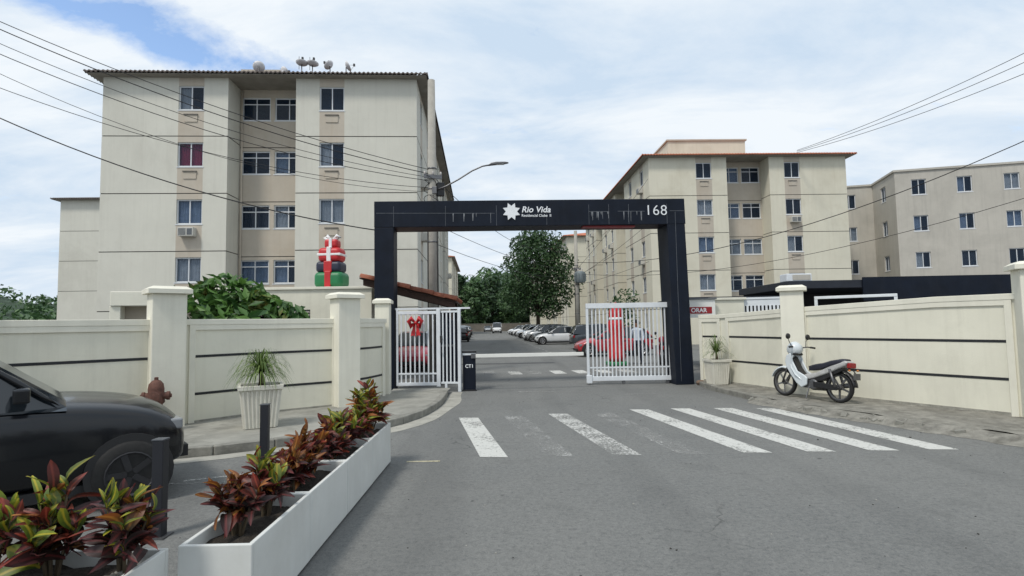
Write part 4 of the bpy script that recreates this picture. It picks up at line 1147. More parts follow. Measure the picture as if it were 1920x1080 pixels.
def croton(label, x, y, h, spread, n, tones, seed, z0=0.41):
    rc = random.Random(seed)
    p = thing('croton_plant', label, 'plant', (x, y, z0), rc.uniform(0, 6), 'croton plants in the planters')
    stm = MB()
    heads = []
    ns = max(4, n // 8)
    for k in range(ns):
        a = k * 2.399 + rc.uniform(-.5, .5); r_ = spread * (.15 + .85 * (k / ns)) * rc.uniform(.6, 1.0); hh = h * rc.uniform(.55, 1.0) * (1.05 - .35 * k / ns)
        top = Vector((r_ * math.cos(a), r_ * math.sin(a), hh * .72)); heads.append((top, hh))
        stm.tube([(0.02 * math.cos(a), .02 * math.sin(a), -.03), top * .5 + Vector((0, 0, .03)), top], [.010, .008, .005], 6)
    stm.build('stem', m_stem, p)
    per = max(8, int(n * 1.9) // ns)
    for top, hh in heads:
        for k in range(per):
            t = k / (per - 1)                               # 0 low ... 1 crown
            az = k * 2.399 + rc.uniform(-.5, .5)
            elev = R(24 + 58 * t + rc.uniform(-18, 14))
            pos = Vector((top.x * .5, top.y * .5, hh * .22)).lerp(top, .15 + .85 * t)
            q = rc.random()
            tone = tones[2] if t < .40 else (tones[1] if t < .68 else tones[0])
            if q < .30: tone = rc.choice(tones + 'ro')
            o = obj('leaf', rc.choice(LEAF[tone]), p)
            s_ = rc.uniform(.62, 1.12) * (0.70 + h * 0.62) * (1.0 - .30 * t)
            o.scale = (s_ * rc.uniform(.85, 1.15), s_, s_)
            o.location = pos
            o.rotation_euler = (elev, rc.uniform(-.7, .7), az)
HS = 1.2
CR = [('red and orange croton at the front of the nearest planter box', -1.72, 3.62, .42, .17, 44, 'ord', 1),
      ('green-topped croton at the back of the nearest planter box', -1.70, 3.98, .46, .17, 46, 'grd', 2),
      ('dark red croton at the front of the second planter box', -1.72, 4.45, .40, .16, 42, 'ord', 3),
      ('orange croton at the back of the second planter box, beside the bollard', -1.73, 4.88, .46, .17, 42, 'ord', 4),
      ('small dark croton at the front of the third planter box', -1.70, 5.30, .38, .17, 40, 'rdd', 5),
      ('yellow-leaved croton at the back of the third planter box', -1.76, 5.75, .50, .18, 42, 'grd', 6),
      ('green croton at the front of the farthest planter box', -1.72, 6.22, .46, .18, 42, 'grd', 7),
      ('bushy croton in the middle of the farthest planter box', -1.74, 6.55, .58, .19, 48, 'gor', 8),
      ('tallest croton at the far end of the planter row', -1.72, 6.88, .66, .20, 54, 'gor', 9),
      ('dark croton with yellow tips at the right end of the crosswise planter', -2.10, 3.00, .56, .16, 52, 'gdd', 10),
      ('croton with green crown in the middle of the crosswise planter', -2.40, 3.02, .62, .17, 52, 'grd', 11),
      ('low orange croton between the plants of the second planter box', -1.74, 4.68, .36, .15, 36, 'ord', 13),
      ('low green croton between the plants of the third planter box', -1.74, 5.52, .40, .15, 36, 'gor', 14),
      ('low red croton where the third and fourth planter boxes meet', -1.76, 6.0, .40, .14, 34, 'ord', 15),
      ('croton at the left end of the crosswise planter', -2.70, 3.0, .5, .17, 40, 'grd', 12)]
for lb, x, y, h, s_, n, tn, sd in CR:
    croton(lb, x - .035 + (.10 if sd == 10 else 0), y, h * (1.18 if sd in (10, 11, 12) else HS), s_ * 1.22, int(n * (1.15 if sd in (10, 11, 12) else 1.35)), tn, sd)
rk = MB()
for k in range(9):
    s_ = random.uniform(.018, .04)
    Mx = T(-2.02 + random.uniform(-.12, .1), 2.93 + random.uniform(-.06, .06), .435) @ RZ(random.uniform(0, 6)) @ RX(random.uniform(0, 1))
    rk.box(-s_, s_, -s_ * .7, s_ * .7, -s_ * .5, s_ * .6, mat=Mx)
tag(rk.build('pebbles', m_gutter, bevel=.006), 'few pale pebbles on the soil of the crosswise planter', 'pebbles', kind='stuff')

# ------------------------------------------------------------------ potted palms
m_pot = M('pot_concrete', (0.66, 0.64, 0.56), 0.8, var=0.07, scale=5, stain=0.35, stain_col=(0.36, 0.33, 0.26), streak=0.3)
lm_palm = mat_foliage('palm_blade', (0.060, 0.110, 0.025), (0.19, 0.27, 0.07), 6, .3)
def potted_palm(label, x, y, rz, seed, z=0.12, nblades=300, drop=1.45):
    rc = random.Random(seed)
    p = thing('potted_palm', label, 'potted plant', (x, y, z), rz, 'ribbed pots with palms along the walls')
    b = MB(); h = .68; wb_, wt = .235, .315
    rim = .05
    def ring(hw, zz): return [(-hw, -hw, zz), (hw, -hw, zz), (hw, hw, zz), (-hw, hw, zz)]
    vs = ring(wb_, 0) + ring(wt - .025, h - .075) + ring(wt + .015, h - .07) + ring(wt + .02, h) + ring(wt - .03, h) + ring(wt - .04, h - .1)
    fs = [(3, 2, 1, 0)] + [(4 * i + k, 4 * i + (k + 1) % 4, 4 * i + 4 + (k + 1) % 4, 4 * i + 4 + k) for i in range(5) for k in range(4)]
    b.add(vs, fs)
    pt = b.build('pot', m_pot, p, bevel=.008)
    ri = MB()
    for k in range(4):
        Mx = RZ(k * PI / 2)
        for i in range(9):
            u = -0.9 + 1.8 * i / 8
            a0 = Vector((u * wb_ * .97, -wb_ - .003, .01)); a1 = Vector((u * (wt - .03), -(wt - .022), h - .08))
            vs = [a0 + Vector((-.014, 0, 0)), a0 + Vector((.014, 0, 0)), a1 + Vector((.018, 0, 0)), a1 + Vector((-.018, 0, 0)),
                  a0 + Vector((-.008, -.014, 0)), a0 + Vector((.008, -.014, 0)), a1 + Vector((.011, -.016, 0)), a1 + Vector((-.011, -.016, 0))]
            ri.add([Mx @ q for q in vs], [(4, 5, 6, 7), (0, 4, 7, 3), (1, 2, 6, 5), (3, 7, 6, 2), (0, 1, 5, 4)])
    tag(ri.build('rib', m_pot, pt), kind='stuff')
    MB().box(-.27, .27, -.27, .27, h - .09, h - .06).build('soil', m_soil, p)
    MB().tube([(0, 0, h - .08), (0.01, 0, h + .05), (0, .01, h + .20)], [.06, .04, .03], 10).build('trunk', m_stem, p, smooth=True)
    lv = MB()
    for k in range(nblades):
        a = rc.uniform(0, 6.28); el = rc.uniform(.1, 1.5); ln = rc.uniform(.42, .74); w = rc.uniform(.008, .014)
        d0 = Vector((math.cos(a) * math.cos(el), math.sin(a) * math.cos(el), math.sin(el))); side = Vector((-math.sin(a), math.cos(a), 0))
        pos = Vector((0, 0, h + .18)); vs = []; n = 7
        for i in range(n + 1):
            t = i / n; ww = w * (1 - t * .85)
            vs += [pos - side * ww, pos + side * ww]
            d = (d0 + Vector((0, 0, -drop * 1.9 * t * t - .1))).normalized(); pos = pos + d * ln / n
        lv.add(vs, [(2 * i, 2 * i + 1, 2 * i + 3, 2 * i + 2) for i in range(n)])
    lv.build('leaves', lm_palm, p, fix=False)
    return p
potted_palm('white ribbed pot with a grassy palm in front of the left curved wall', -4.12, 9.20, R(25), 3)
potted_palm('white ribbed pot with a thin palm beside the right arch post', 5.14, 14.25, R(8), 4, z=.11, nblades=170, drop=1.0).scale = (.80, .80, .92)

# ------------------------------------------------------------------ bollards and hydrant
def bollard(label, x, y, rz):
    p = thing('bollard', label, 'bollard', (x, y, 0), rz, 'black bollards beside the planters')
    MB().box(-.045, .045, -.045, .045, 0, .785).build('post', M('bollard_black', (0.010, 0.011, 0.016), .5, var=.2), p, bevel=.006)
    MB().box(-.05, .05, -.05, .05, .786, .80).build('cap', M('bollard_cap', (0.06, 0.065, 0.075), .4), p, bevel=.004)
    MB().box(-.08, .08, -.08, .08, 0, .012).build('base_plate', m_steel, p)
bollard('black square bollard standing behind the second planter, before the palm pot', -2.98, 6.78, .1)
bollard('black square bollard in front of the dark car', -2.95, 4.74, .05)
hy = thing('fire_hydrant', 'rusty brown fire hydrant beside the first wall pillar', 'hydrant', (-5.62, 8.88, .12), R(20))
m_rust = M('rust_brown', (0.115, 0.050, 0.036), .8, var=.35, scale=14, bump=.3, stain=.4, stain_col=(.05, .026, .02))
MB().lathe([(.15, 0), (.15, .04), (.10, .05), (.095, .42), (.125, .45), (.125, .48), (.11, .50), (.115, .66), (.10, .74), (.06, .79), (.02, .805)], 20).build('barrel', m_rust, hy, smooth=True)
for s_, a in ((1, 0), (-1, 0)):
    MB().lathe([(.055, .09), (.055, .15), (.068, .15), (.068, .19), (.03, .19), (.03, .215)], 14, 'X', T(0, 0, .55) @ RZ(0 if s_ > 0 else PI)).build('outlet', m_rust, hy, smooth=False)
MB().lathe([(.075, .09), (.075, .14), (.09, .14), (.09, .18), (.03, .19)], 14, 'Y', T(0, 0, .54) @ RZ(PI)).build('outlet', m_rust, hy)
MB().lathe([(.03, .80), (.03, .84), (.02, .845)], 6).build('valve_nut', m_rust, hy)

# ------------------------------------------------------------------ motorcycle
def motorcycle(label, loc, rz, lean, paint, paint2, seat_m):
    """x forward; front axle at x = .63, rear axle at x = -.62"""
    root = thing('motorcycle', label, 'motorcycle', loc, rz, 'parked mopeds')
    root.rotation_euler = (lean, 0, rz)
    RW = .285
    def wheel(x):
        w = MB().lathe([(.235, -.035), (.27, -.042), (RW, -.018), (RW, .018), (.27, .042), (.235, .035), (.235, -.035)], 28, 'Y', T(x, 0, RW), close=False).build('wheel', m_rubber, root, smooth=True)
        rm = MB().lathe([(.215, -.03), (.238, -.034), (.238, .034), (.215, .03), (.215, -.03)], 28, 'Y', T(x, 0, RW), close=False)
        rm.lathe([(.045, -.05), (.05, -.04), (.05, .04), (.045, .05)], 12, 'Y', T(x, 0, RW))
        rm.build('rim', m_steel, w, smooth=False)
        sp = MB()
        for k in range(5):
            sp.box(.04, .22, -.012, .012, -.016, .016, mat=T(x, 0, RW) @ RY(k * 2 * PI / 5 + .3))
        sp.build('spoke', m_chrome if x > 0 else m_steel, w)
    wheel(.63); wheel(-.62)
    fk = MB()
    for s_ in (-1, 1): fk.tube([(.63, .075 * s_, RW), (.50, .075 * s_, .62), (.40, .05 * s_, .88)], [.018, .02, .022], 8)
    fk.build('fork', m_steel, root, smooth=True)
    # front mudguard
    mg = MB(); vs = []; n = 12
    for i in range(n + 1):
        a = R(15 + 135 * i / n)
        for s_, rr in ((-1, .30), (-.8, .325), (0, .34), (.8, .325), (1, .30)):
            vs.append((.63 + rr * math.cos(a), .06 * s_, RW + rr * math.sin(a)))
    mg.add(vs, [(5 * i + k, 5 * i + k + 1, 5 * i + 6 + k, 5 * i + 5 + k) for i in range(n) for k in range(4)])
    mg.build('front_mudguard', paint, root, smooth=True)
    # leg shield: curved sheet loft
    lg = MB(); vs = []
    prof = [(.40, .86, .10), (.42, .74, .15), (.38, .60, .19), (.27, .46, .20), (.14, .36, .17), (.05, .30, .12)]
    for (x, z, hw) in prof:
        for s_ in (-1, -.6, 0, .6, 1): vs.append((x + .07 * (1 - s_ * s_) - .05 * abs(s_), hw * s_, z))
    lg.add(vs, [(5 * i + k, 5 * i + k + 1, 5 * i + 6 + k, 5 * i + 5 + k) for i in range(len(prof) - 1) for k in range(4)])
    o = lg.build('leg_shield', paint, root, smooth=True); md = o.modifiers.new('solid', 'SOLIDIFY'); md.thickness = .02
    for s_ in (-1, 1):
        MB().prism([(.47, .84), (.37, .90), (.31, .72), (.20, .54), (.04, .47), (-.03, .42), (-.02, .28), (.10, .22), (.22, .30), (.36, .46), (.46, .60), (.50, .72)], s_ * .125, s_ * .165).build('side_shield', paint, root, bevel=.018, seg=3)
    ib = MB().prism([(.38, .82), (.42, .80), (.30, .48), (.12, .36), (.0, .40), (-.02, .46), (.14, .47), (.26, .60)], -.075, .075)
    ib.build('inner_shield', m_black, root, bevel=.015)
    # frame tunnel + tail fairing
    MB().prism([(.16, .44), (.02, .50), (-.18, .53), (-.48, .68), (-.80, .80), (-.86, .77), (-.80, .70), (-.45, .54), (-.16, .43), (.08, .36)], -.115, .115).build('side_fairing', paint2, root, bevel=.03, seg=3)
    # seat
    st_ = MB(); vs = []
    sp_ = [(.0, .56, .66, .07), (-.15, .58, .70, .10), (-.35, .63, .735, .12), (-.52, .69, .79, .125), (-.72, .75, .83, .11), (-.80, .78, .825, .08)]
    for (x, zb, zt, hw) in sp_:
        vs += [(x, -hw, zb), (x, -hw, zt - .025), (x, -hw * .7, zt), (x, hw * .7, zt), (x, hw, zt - .025), (x, hw, zb)]
    fs = [(6 * i + k, 6 * i + (k + 1) % 6, 6 * i + 6 + (k + 1) % 6, 6 * i + 6 + k) for i in range(len(sp_) - 1) for k in range(6)]
    e = 6 * (len(sp_) - 1); fs += [tuple(range(5, -1, -1)), tuple(e + k for k in range(6))]
    st_.add(vs, fs).build('seat', seat_m, root, smooth=True, bevel=.01)
    # headlight cowl, handlebar, mirrors
    MB().lathe([(.03, -.15), (.115, -.11), (.15, -.03), (.155, .03), (.13, .08), (.02, .10)], 18, 'X', T(.40, 0, .98) @ RY(R(-15))).build('headlight_cowl', paint, root, smooth=True)
    MB().lathe([(.085, .07), (.09, .085), (.06, .10), (.01, .105)], 16, 'X', T(.40, 0, .965) @ RY(R(-8))).build('headlight', M('headlight_lens', (.7, .72, .75), .1, var=.02), root, smooth=True)
    MB().box(.28, .36, -.11, .11, .85, .90).build('neck_cover', m_black, root, bevel=.02)
    hb = MB().tube([(.24, -.34, 1.02), (.30, -.24, 1.03), (.36, -.08, 1.0), (.36, .08, 1.0), (.30, .24, 1.03), (.24, .34, 1.02)], .013, 8)
    hb.build('handlebar', m_steel, root, smooth=True)
    for s_ in (-1, 1):
        MB().tube([(.23, .25 * s_, 1.025), (.215, .36 * s_, 1.015)], .02, 8).build('grip', m_black, root, smooth=True)
        mrr = MB().tube([(.30, .2 * s_, 1.04), (.33, .24 * s_, 1.14), (.32, .27 * s_, 1.2)], .007, 6).build('mirror', m_black, root, smooth=True)
        MB().lathe([(.01, -.018), (.055, -.012), (.06, .008), (.01, .012)], 14, 'X', T(.32, .275 * s_, 1.235)).build('mirror_head', m_black, mrr, smooth=True)
    # engine, exhaust, chain case, stands, shock, rear mudguard, lights
    en = MB(); en.box(-.18, .12, -.10, .10, .22, .38); en.lathe([(.09, -.12), (.11, -.10), (.11, .10), (.09, .12)], 14, 'Y', T(-.12, 0, .30))
    en.lathe([(.06, .0), (.065, .02), (.065, .17), (.05, .18)], 12, 'X', T(.08, 0, .33)); en.build('engine', m_steel, root, bevel=.012)
    MB().tube([(.2, -.09, .30), (.05, -.12, .19), (-.25, -.14, .21), (-.40, -.15, .27), (-.80, -.17, .36)], [.018, .02, .025, .045, .05], 10).build('exhaust', m_steel, root, smooth=True)
    MB().prism([(-.14, .36), (-.64, .33), (-.70, .28), (-.64, .23), (-.14, .25)], .10, .125).build('chain_case', m_black, root, bevel=.01)
    MB().prism([(-.05, .45), (-.42, .52), (-.72, .66), (-.72, .60), (-.42, .44), (-.3, .38), (-.06, .36)], -.09, .09).build('under_body', m_black, root, bevel=.01)
    sh = MB()
    for s_ in (-1, 1): sh.tube([(-.62, .12 * s_, RW), (-.50, .12 * s_, .62)], .026, 8)
    sh.build('shock_absorber', m_steel, root, smooth=True)
    rg = MB(); vs = []; n = 8
    for i in range(n + 1):
        a = R(70 + 105 * i / n)
        for s_, rr in ((-1, .33), (0, .35), (1, .33)): vs.append((-.62 + rr * math.cos(a), .065 * s_, RW + rr * math.sin(a)))
    rg.add(vs, [(3 * i + k, 3 * i + k + 1, 3 * i + 4 + k, 3 * i + 3 + k) for i in range(n) for k in range(2)])
    o = rg.build('rear_mudguard', m_black, root, smooth=True); md = o.modifiers.new('solid', 'SOLIDIFY'); md.thickness = .012
    MB().box(-.90, -.82, -.08, .08, .66, .76).build('tail_light', M('tail_red', (.25, .012, .012), .25), root, bevel=.015)
    MB().box(-.975, -.96, -.085, .085, .45, .57).build('number_plate', m_steel, root)
    MB().tube([(-.9, 0, .62), (-.965, 0, .52)], .012, 6).build('plate_bracket', m_black, root)
    for s_ in (-1, 1): MB().lathe([(.006, -.02), (.018, -.013), (.018, .013), (.006, .02)], 8, 'X', T(-.90, .11 * s_, .62)).build('indicator', M('amber', (.5, .16, .02), .3), root, smooth=True)
    MB().tube([(-.05, .11, .26), (-.08, .24, .02)], .012, 6).build('kick_stand', m_steel, root)
    return root
m_mblue = M('moped_pale_blue', (.58, .625, .645), .35, var=.05, coat=.3, stain=.15, stain_col=(.3, .3, .3))
m_mgrey = M('moped_grey_panel', (.42, .42, .41), .4, var=.15, scale=10)
m_seat = M('seat_vinyl', (.016, .017, .028), .55, var=.2)
motorcycle('pale blue moped with black seat parked against the right wall', (5.93, 11.29, .112), math.atan2(1.18, -.48), R(4), m_mblue, m_mgrey, m_seat)
m_mred = M('moped_red', (.30, .02, .03), .35, coat=.3)
motorcycle('dark red moped parked behind the sliding gate by the right post', (5.75, 21.8, 0), R(80), R(4), m_mred, m_mred, m_seat)

# ------------------------------------------------------------------ cars
m_cglass = M('car_glass', (.012, .016, .02), .06, var=.1, spec=.8)
m_trim = M('car_trim', (.015, .015, .016), .6)
def wheel_mesh():
    t = MB().lathe([(.20, -.10), (.29, -.105), (.315, -.07), (.315, .07), (.29, .105), (.20, .10)], 26, 'Y').mesh('wheel', m_rubber, smooth=True)
    r_ = MB().lathe([(.02, .07), (.19, .075), (.215, .112), (.205, .116), (.17, .085), (.02, .085)], 22, 'Y', close=False)
    for k in range(5): r_.box(.03, .195, .084, .108, -.028, .028, mat=RY(k * 2 * PI / 5))
    return t, r_.mesh('rim', M('alloy', (.33, .33, .34), .35, .6, var=.1))
WHEEL = wheel_mesh()
RIM_DARK = WHEEL[1].copy(); RIM_DARK.materials.clear(); RIM_DARK.materials.append(M('alloy_dark', (.035, .035, .038), .5, .4, var=.2))
def car_paint(nm, c, metal=.0): return M('car_paint_' + nm, c, .32, metal, var=.03, scale=2, coat=.8)
SHAPES = {
 #            (x, half width, sill, belt/deck z, crown)         nose is +x
 'hatch': dict(L=3.95, st=[(-1.95, .62, .34, .72, .02), (-1.86, .76, .24, .90, .03), (-1.4, .84, .20, .95, .02), (-.4, .86, .18, .93, .02), (.55, .86, .18, .92, .03), (1.0, .85, .18, .90, .05), (1.55, .82, .20, .80, .06), (1.86, .72, .24, .66, .05), (1.97, .58, .30, .52, .02)],
               cab=[(-1.90, .70, .92, .95), (-1.55, .60, .92, 1.38), (-1.1, .60, .92, 1.46), (-.2, .60, .92, 1.48), (.30, .58, .92, 1.42), (1.08, .72, .90, .93)]),
 'sedan': dict(L=4.5, st=[(-2.22, .62, .36, .82, .02), (-2.12, .78, .24, .95, .03), (-1.5, .85, .20, .97, .04), (-.4, .87, .18, .94, .02), (.7, .87, .18, .92, .03), (1.2, .86, .18, .90, .05), (1.8, .82, .20, .80, .06), (2.12, .72, .24, .66, .05), (2.25, .58, .30, .52, .02)],
               cab=[(-1.75, .66, .95, .99), (-1.15, .58, .93, 1.38), (-.75, .60, .93, 1.45), (.0, .60, .93, 1.46), (.42, .58, .92, 1.40), (1.25, .72, .90, .93)]),
 'suv': dict(L=4.3, st=[(-2.12, .66, .40, .80, .02), (-2.02, .80, .30, 1.0, .03), (-1.5, .87, .26, 1.06, .02), (-.4, .89, .24, 1.04, .02), (.7, .89, .24, 1.03, .03), (1.1, .88, .24, 1.02, .05), (1.7, .85, .27, .95, .05), (2.02, .76, .30, .80, .05), (2.12, .62, .36, .62, .02)],
             cab=[(-2.05, .74, 1.02, 1.06), (-1.8, .66, 1.02, 1.52), (-1.2, .66, 1.02, 1.62), (-.1, .66, 1.02, 1.64), (.35, .64, 1.02, 1.58), (1.08, .76, 1.0, 1.04)]),
 'van': dict(L=4.9, st=[(-2.45, .80, .36, 1.1, .02), (-2.4, .90, .28, 1.25, .02), (-1.2, .92, .24, 1.25, .02), (.4, .92, .24, 1.22, .02), (1.3, .92, .24, 1.18, .03), (1.7, .90, .24, 1.10, .05), (2.2, .86, .28, .98, .05), (2.42, .78, .32, .82, .04), (2.48, .62, .4, .62, .02)],
             cab=[(-2.42, .86, 1.2, 1.28), (-2.35, .80, 1.2, 2.0), (-1.6, .80, 1.2, 2.08), (.5, .80, 1.2, 2.08), (1.0, .78, 1.2, 1.98), (1.75, .86, 1.1, 1.16)]),
}
_car_cache = {}
def car(label, shape, paint, loc, rz, detail=True, dark_rim=False):
    sp = SHAPES[shape]
    root = thing('parked_car', label, 'car', loc, rz, 'cars parked in the lot')
    key = (shape, paint.name)
    if key not in _car_cache:
        b = MB(); vs = []
        for (x, hw, z0, z1, cr) in sp['st']:
            zm = z0 + (z1 - z0) * .45; h = []
            h += [(x, hw * .80, z0), (x, hw * .97, z0 + .06), (x, hw * 1.0, zm), (x, hw * .985, z1 - .10), (x, hw * .93, z1 - .02), (x, hw * .55, z1 + cr), (x, 0, z1 + cr * 1.2)]
            row = [(px, -py, pz) for (px, py, pz) in h] + [(px, py, pz) for (px, py, pz) in reversed(h[:-1])]
            vs += row
        k_ = 13; n = len(sp['st'])
        fs = [(k_ * i + k, k_ * i + k + 1, k_ * i + k_ + k + 1, k_ * i + k_ + k) for i in range(n - 1) for k in range(k_ - 1)]
        fs += [(k_ * i + k_ - 1, k_ * i, k_ * i + k_, k_ * i + 2 * k_ - 1) for i in range(n - 1)]
        fs += [tuple(range(k_)), tuple(k_ * (n - 1) + k for k in range(k_))]
        body = b.add(vs, fs).mesh('body', paint, smooth=True)
        g = MB(); vs = []
        for (x, hw, zb, zt) in sp['cab']:
            hb_ = hw + .20 if zt - zb > .2 else hw + .08
            hb_ = min(hb_, .84)
            vs += [(x, -hb_, zb - .03), (x, -hw, zt - .04), (x, -hw * .8, zt), (x, 0, zt + .025), (x, hw * .8, zt), (x, hw, zt - .04), (x, hb_, zb - .03)]
        n = len(sp['cab'])
        fs = [(7 * i + k, 7 * i + k + 1, 7 * i + 8 + k, 7 * i + 7 + k) for i in range(n - 1) for k in range(6)]
        cabm = g.add(vs, fs).mesh('windows', m_cglass, smooth=False)
        rf = MB(); vs = []
        cs = sp['cab'][1:-1]
        for (x, hw, zb, zt) in cs:
            vs += [(x, -hw * 1.0 - .012, zt - .075), (x, -hw * .8, zt + .012), (x, 0, zt + .04), (x, hw * .8, zt + .012), (x, hw + .012, zt - .075)]
        fs = [(5 * i + k, 5 * i + k + 1, 5 * i + 6 + k, 5 * i + 5 + k) for i in range(len(cs) - 1) for k in range(4)]
        rf.add(vs, fs)
        c = sp['cab']
        for s_ in (-1, 1):
            def Pt(i, f):
                x, hw, zb, zt = c[i]; hb_ = min(hw + .20 if zt - zb > .2 else hw + .08, .84)
                return Vector((x, s_ * (hb_ + (hw - hb_) * f + .006), (zb - .03) + (zt - .04 - zb + .03) * f))
            rf.tube([Pt(4, 1), Pt(5, .3)], .035, 6); rf.tube([Pt(1, 1), Pt(0, .3)], .06, 6)
            rf.tube([Pt(2, .0), Pt(2, 1)], .05, 6); rf.tube([Pt(3, 0).lerp(Pt(2, 0), .25), Pt(3, 1).lerp(Pt(2, 1), .25)], .032, 6)
        roofm = rf.mesh('roof', paint, smooth=True)
        st = sp['st']; wx = (st[2][0] + .12, st[-3][0] - .12)
        ar = MB()
        for x in wx:
            for s_ in (-1, 1): ar.lathe([(.0, 0), (.37, 0), (.37, .02), (.0, .02)], 24, 'Y', T(x, .835 * s_ - .01 + .02 * s_, .33))
        ar.box(st[1][0] + .3, st[-2][0] - .3, -.80, .80, .16, .26)
        archm = ar.mesh('wheel_arch', m_trim)
        xf, xr = st[-2][0], st[1][0]
        small = []
        def piece(nm, mt, *bxs):
            small.append((nm, MB().box(*bxs).mesh(nm, mt)))
        m_hl = M('car_headlight', (.22, .23, .24), .08, var=.02); m_tl = M('car_tail_light', (.26, .012, .014), .2)
        for s_ in (-1, 1):
            piece('headlight', m_hl, xf - .16, xf + .03, s_ * .60 - .13, s_ * .60 + .13, st[-2][3] - .13, st[-2][3] - .02)
            piece('tail_light', m_tl, xr - .04, xr + .14, s_ * .64 - .13, s_ * .64 + .13, st[1][3] - .26, st[1][3] - .08)
            piece('side_mirror', paint, c[5][0] - .38, c[5][0] - .26, s_ * .93 - .09, s_ * .93 + .09, c[5][3] + .04, c[5][3] + .17)
            for x in (c[3][0] + .55, c[3][0] - .35, c[1][0] + .35): piece('door_seam', m_trim, x - .006, x + .006, s_ * .868 - .012, s_ * .868 + .012, .30, .90)
            for x in (c[3][0] - .2, c[2][0] - .05): piece('door_handle', m_trim, x - .09, x + .09, s_ * .878 - .012, s_ * .878 + .012, .80, .83)
        piece('grille', m_trim, xf - .02, xf + .125, -.5, .5, st[-1][2] - .02, st[-1][2] + .10)
        piece('rear_bumper', m_trim, xr - .115, xr + .02, -.55, .55, st[0][2] - .03, st[0][2] + .08)
        _car_cache[key] = (body, cabm, roofm, archm, small, wx)
    body, cabm, roofm, archm, small, wx = _car_cache[key]
    bo = obj('body', body, root, sub=2 if detail else 1)
    obj('windows', cabm, root); obj('roof', roofm, root, sub=1)
    obj('wheel_arch', archm, root)
    for nm, me in small:
        if detail or not nm.startswith('door'): obj(nm, me, bo, bevel=.02 if nm in ('side_mirror', 'headlight', 'tail_light') else 0)
    for x in wx:
        for s_ in (-1, 1):
            w = obj('wheel', WHEEL[0], root, loc=(x, .79 * s_, .315)); w.rotation_euler = (0, 0, 0 if s_ > 0 else PI)
            obj('rim', RIM_DARK if dark_rim else WHEEL[1], w)
    return root
p_black = M('car_paint_black', (.004, .005, .007), .22, 0, var=.05, coat=.25, spec=.4); p_red = car_paint('red', (.36, .012, .02)); p_white = car_paint('white', (.66, .67, .68))
p_silver = car_paint('silver', (.42, .43, .44), .5); p_grey = car_paint('grey', (.055, .065, .075), .3); p_blue = car_paint('dark_blue', (.02, .03, .05))
car('dark car at the left kerb behind the bollards', 'suv', p_black, (-5.50, 5.16, 0), R(41), dark_rim=True)
def lane(y): return 2.3 - .056 * (y - 31)
lot = [(29.2, 'hatch', p_red, 'red hatchback with its nose out, behind the sliding gate', .55, PI), (37.5, 'suv', p_grey, 'dark grey car parked beyond the red hatchback', 1.6, 0),
       (46.5, 'sedan', p_white, 'white sedan, nearest white car of the right row', .1, PI), (50.5, 'hatch', p_black, 'black hatchback just past the nearest white sedan', .3, PI),
       (54.0, 'suv', p_silver, 'silver car in the right row in front of the tree', .0, PI), (57.5, 'hatch', p_white, 'white hatchback in the right row in front of the tree', -.1, PI),
       (61.0, 'suv', p_white, 'white tall car beside the tree trunk', .1, PI), (68.5, 'sedan', p_silver, 'silver sedan just past the tree trunk', .0, PI),
       (73, 'hatch', p_white, 'small white hatchback past the silver sedan', .2, PI), (79, 'suv', p_white, 'white car midway down the right row', .1, PI),
       (86, 'sedan', p_silver, 'silver sedan toward the end of the right row', .0, PI), (94, 'hatch', p_white, 'small white car near the end of the right row', .1, PI)]
for y, shp, pt, lb, dx, a in lot:
    car(lb, shp, pt, (lane(y) + SHAPES[shp]['L'] / 2 + .25 + dx, y, 0), a + R(3) + random.uniform(-.04, .04), detail=y < 40)
car('white delivery van standing at the far end of the street', 'van', p_white, (-3.1, 112, 0), R(-90))
car('last silver car at the end wall, left of the van', 'hatch', p_silver, (-6.0, 135, 0), R(-88), False)
car('red car parked behind the pedestrian gate', 'hatch', car_paint('crimson', (.30, .012, .03)), (-3.95, 22.6, 0), R(-84))
for y, shp, pt, lb in ((58, 'hatch', p_black, 'black car on the left side of the inner street'), (66, 'suv', p_silver, 'silver car behind the black one on the left side'), (78, 'hatch', p_grey, 'dark hatchback farther up the left side'), (96, 'sedan', p_grey, 'farthest dark car of the left side')):
    car(lb, shp, pt, (-5.4 - .063 * (y - 58), y, 0), R(94), False)

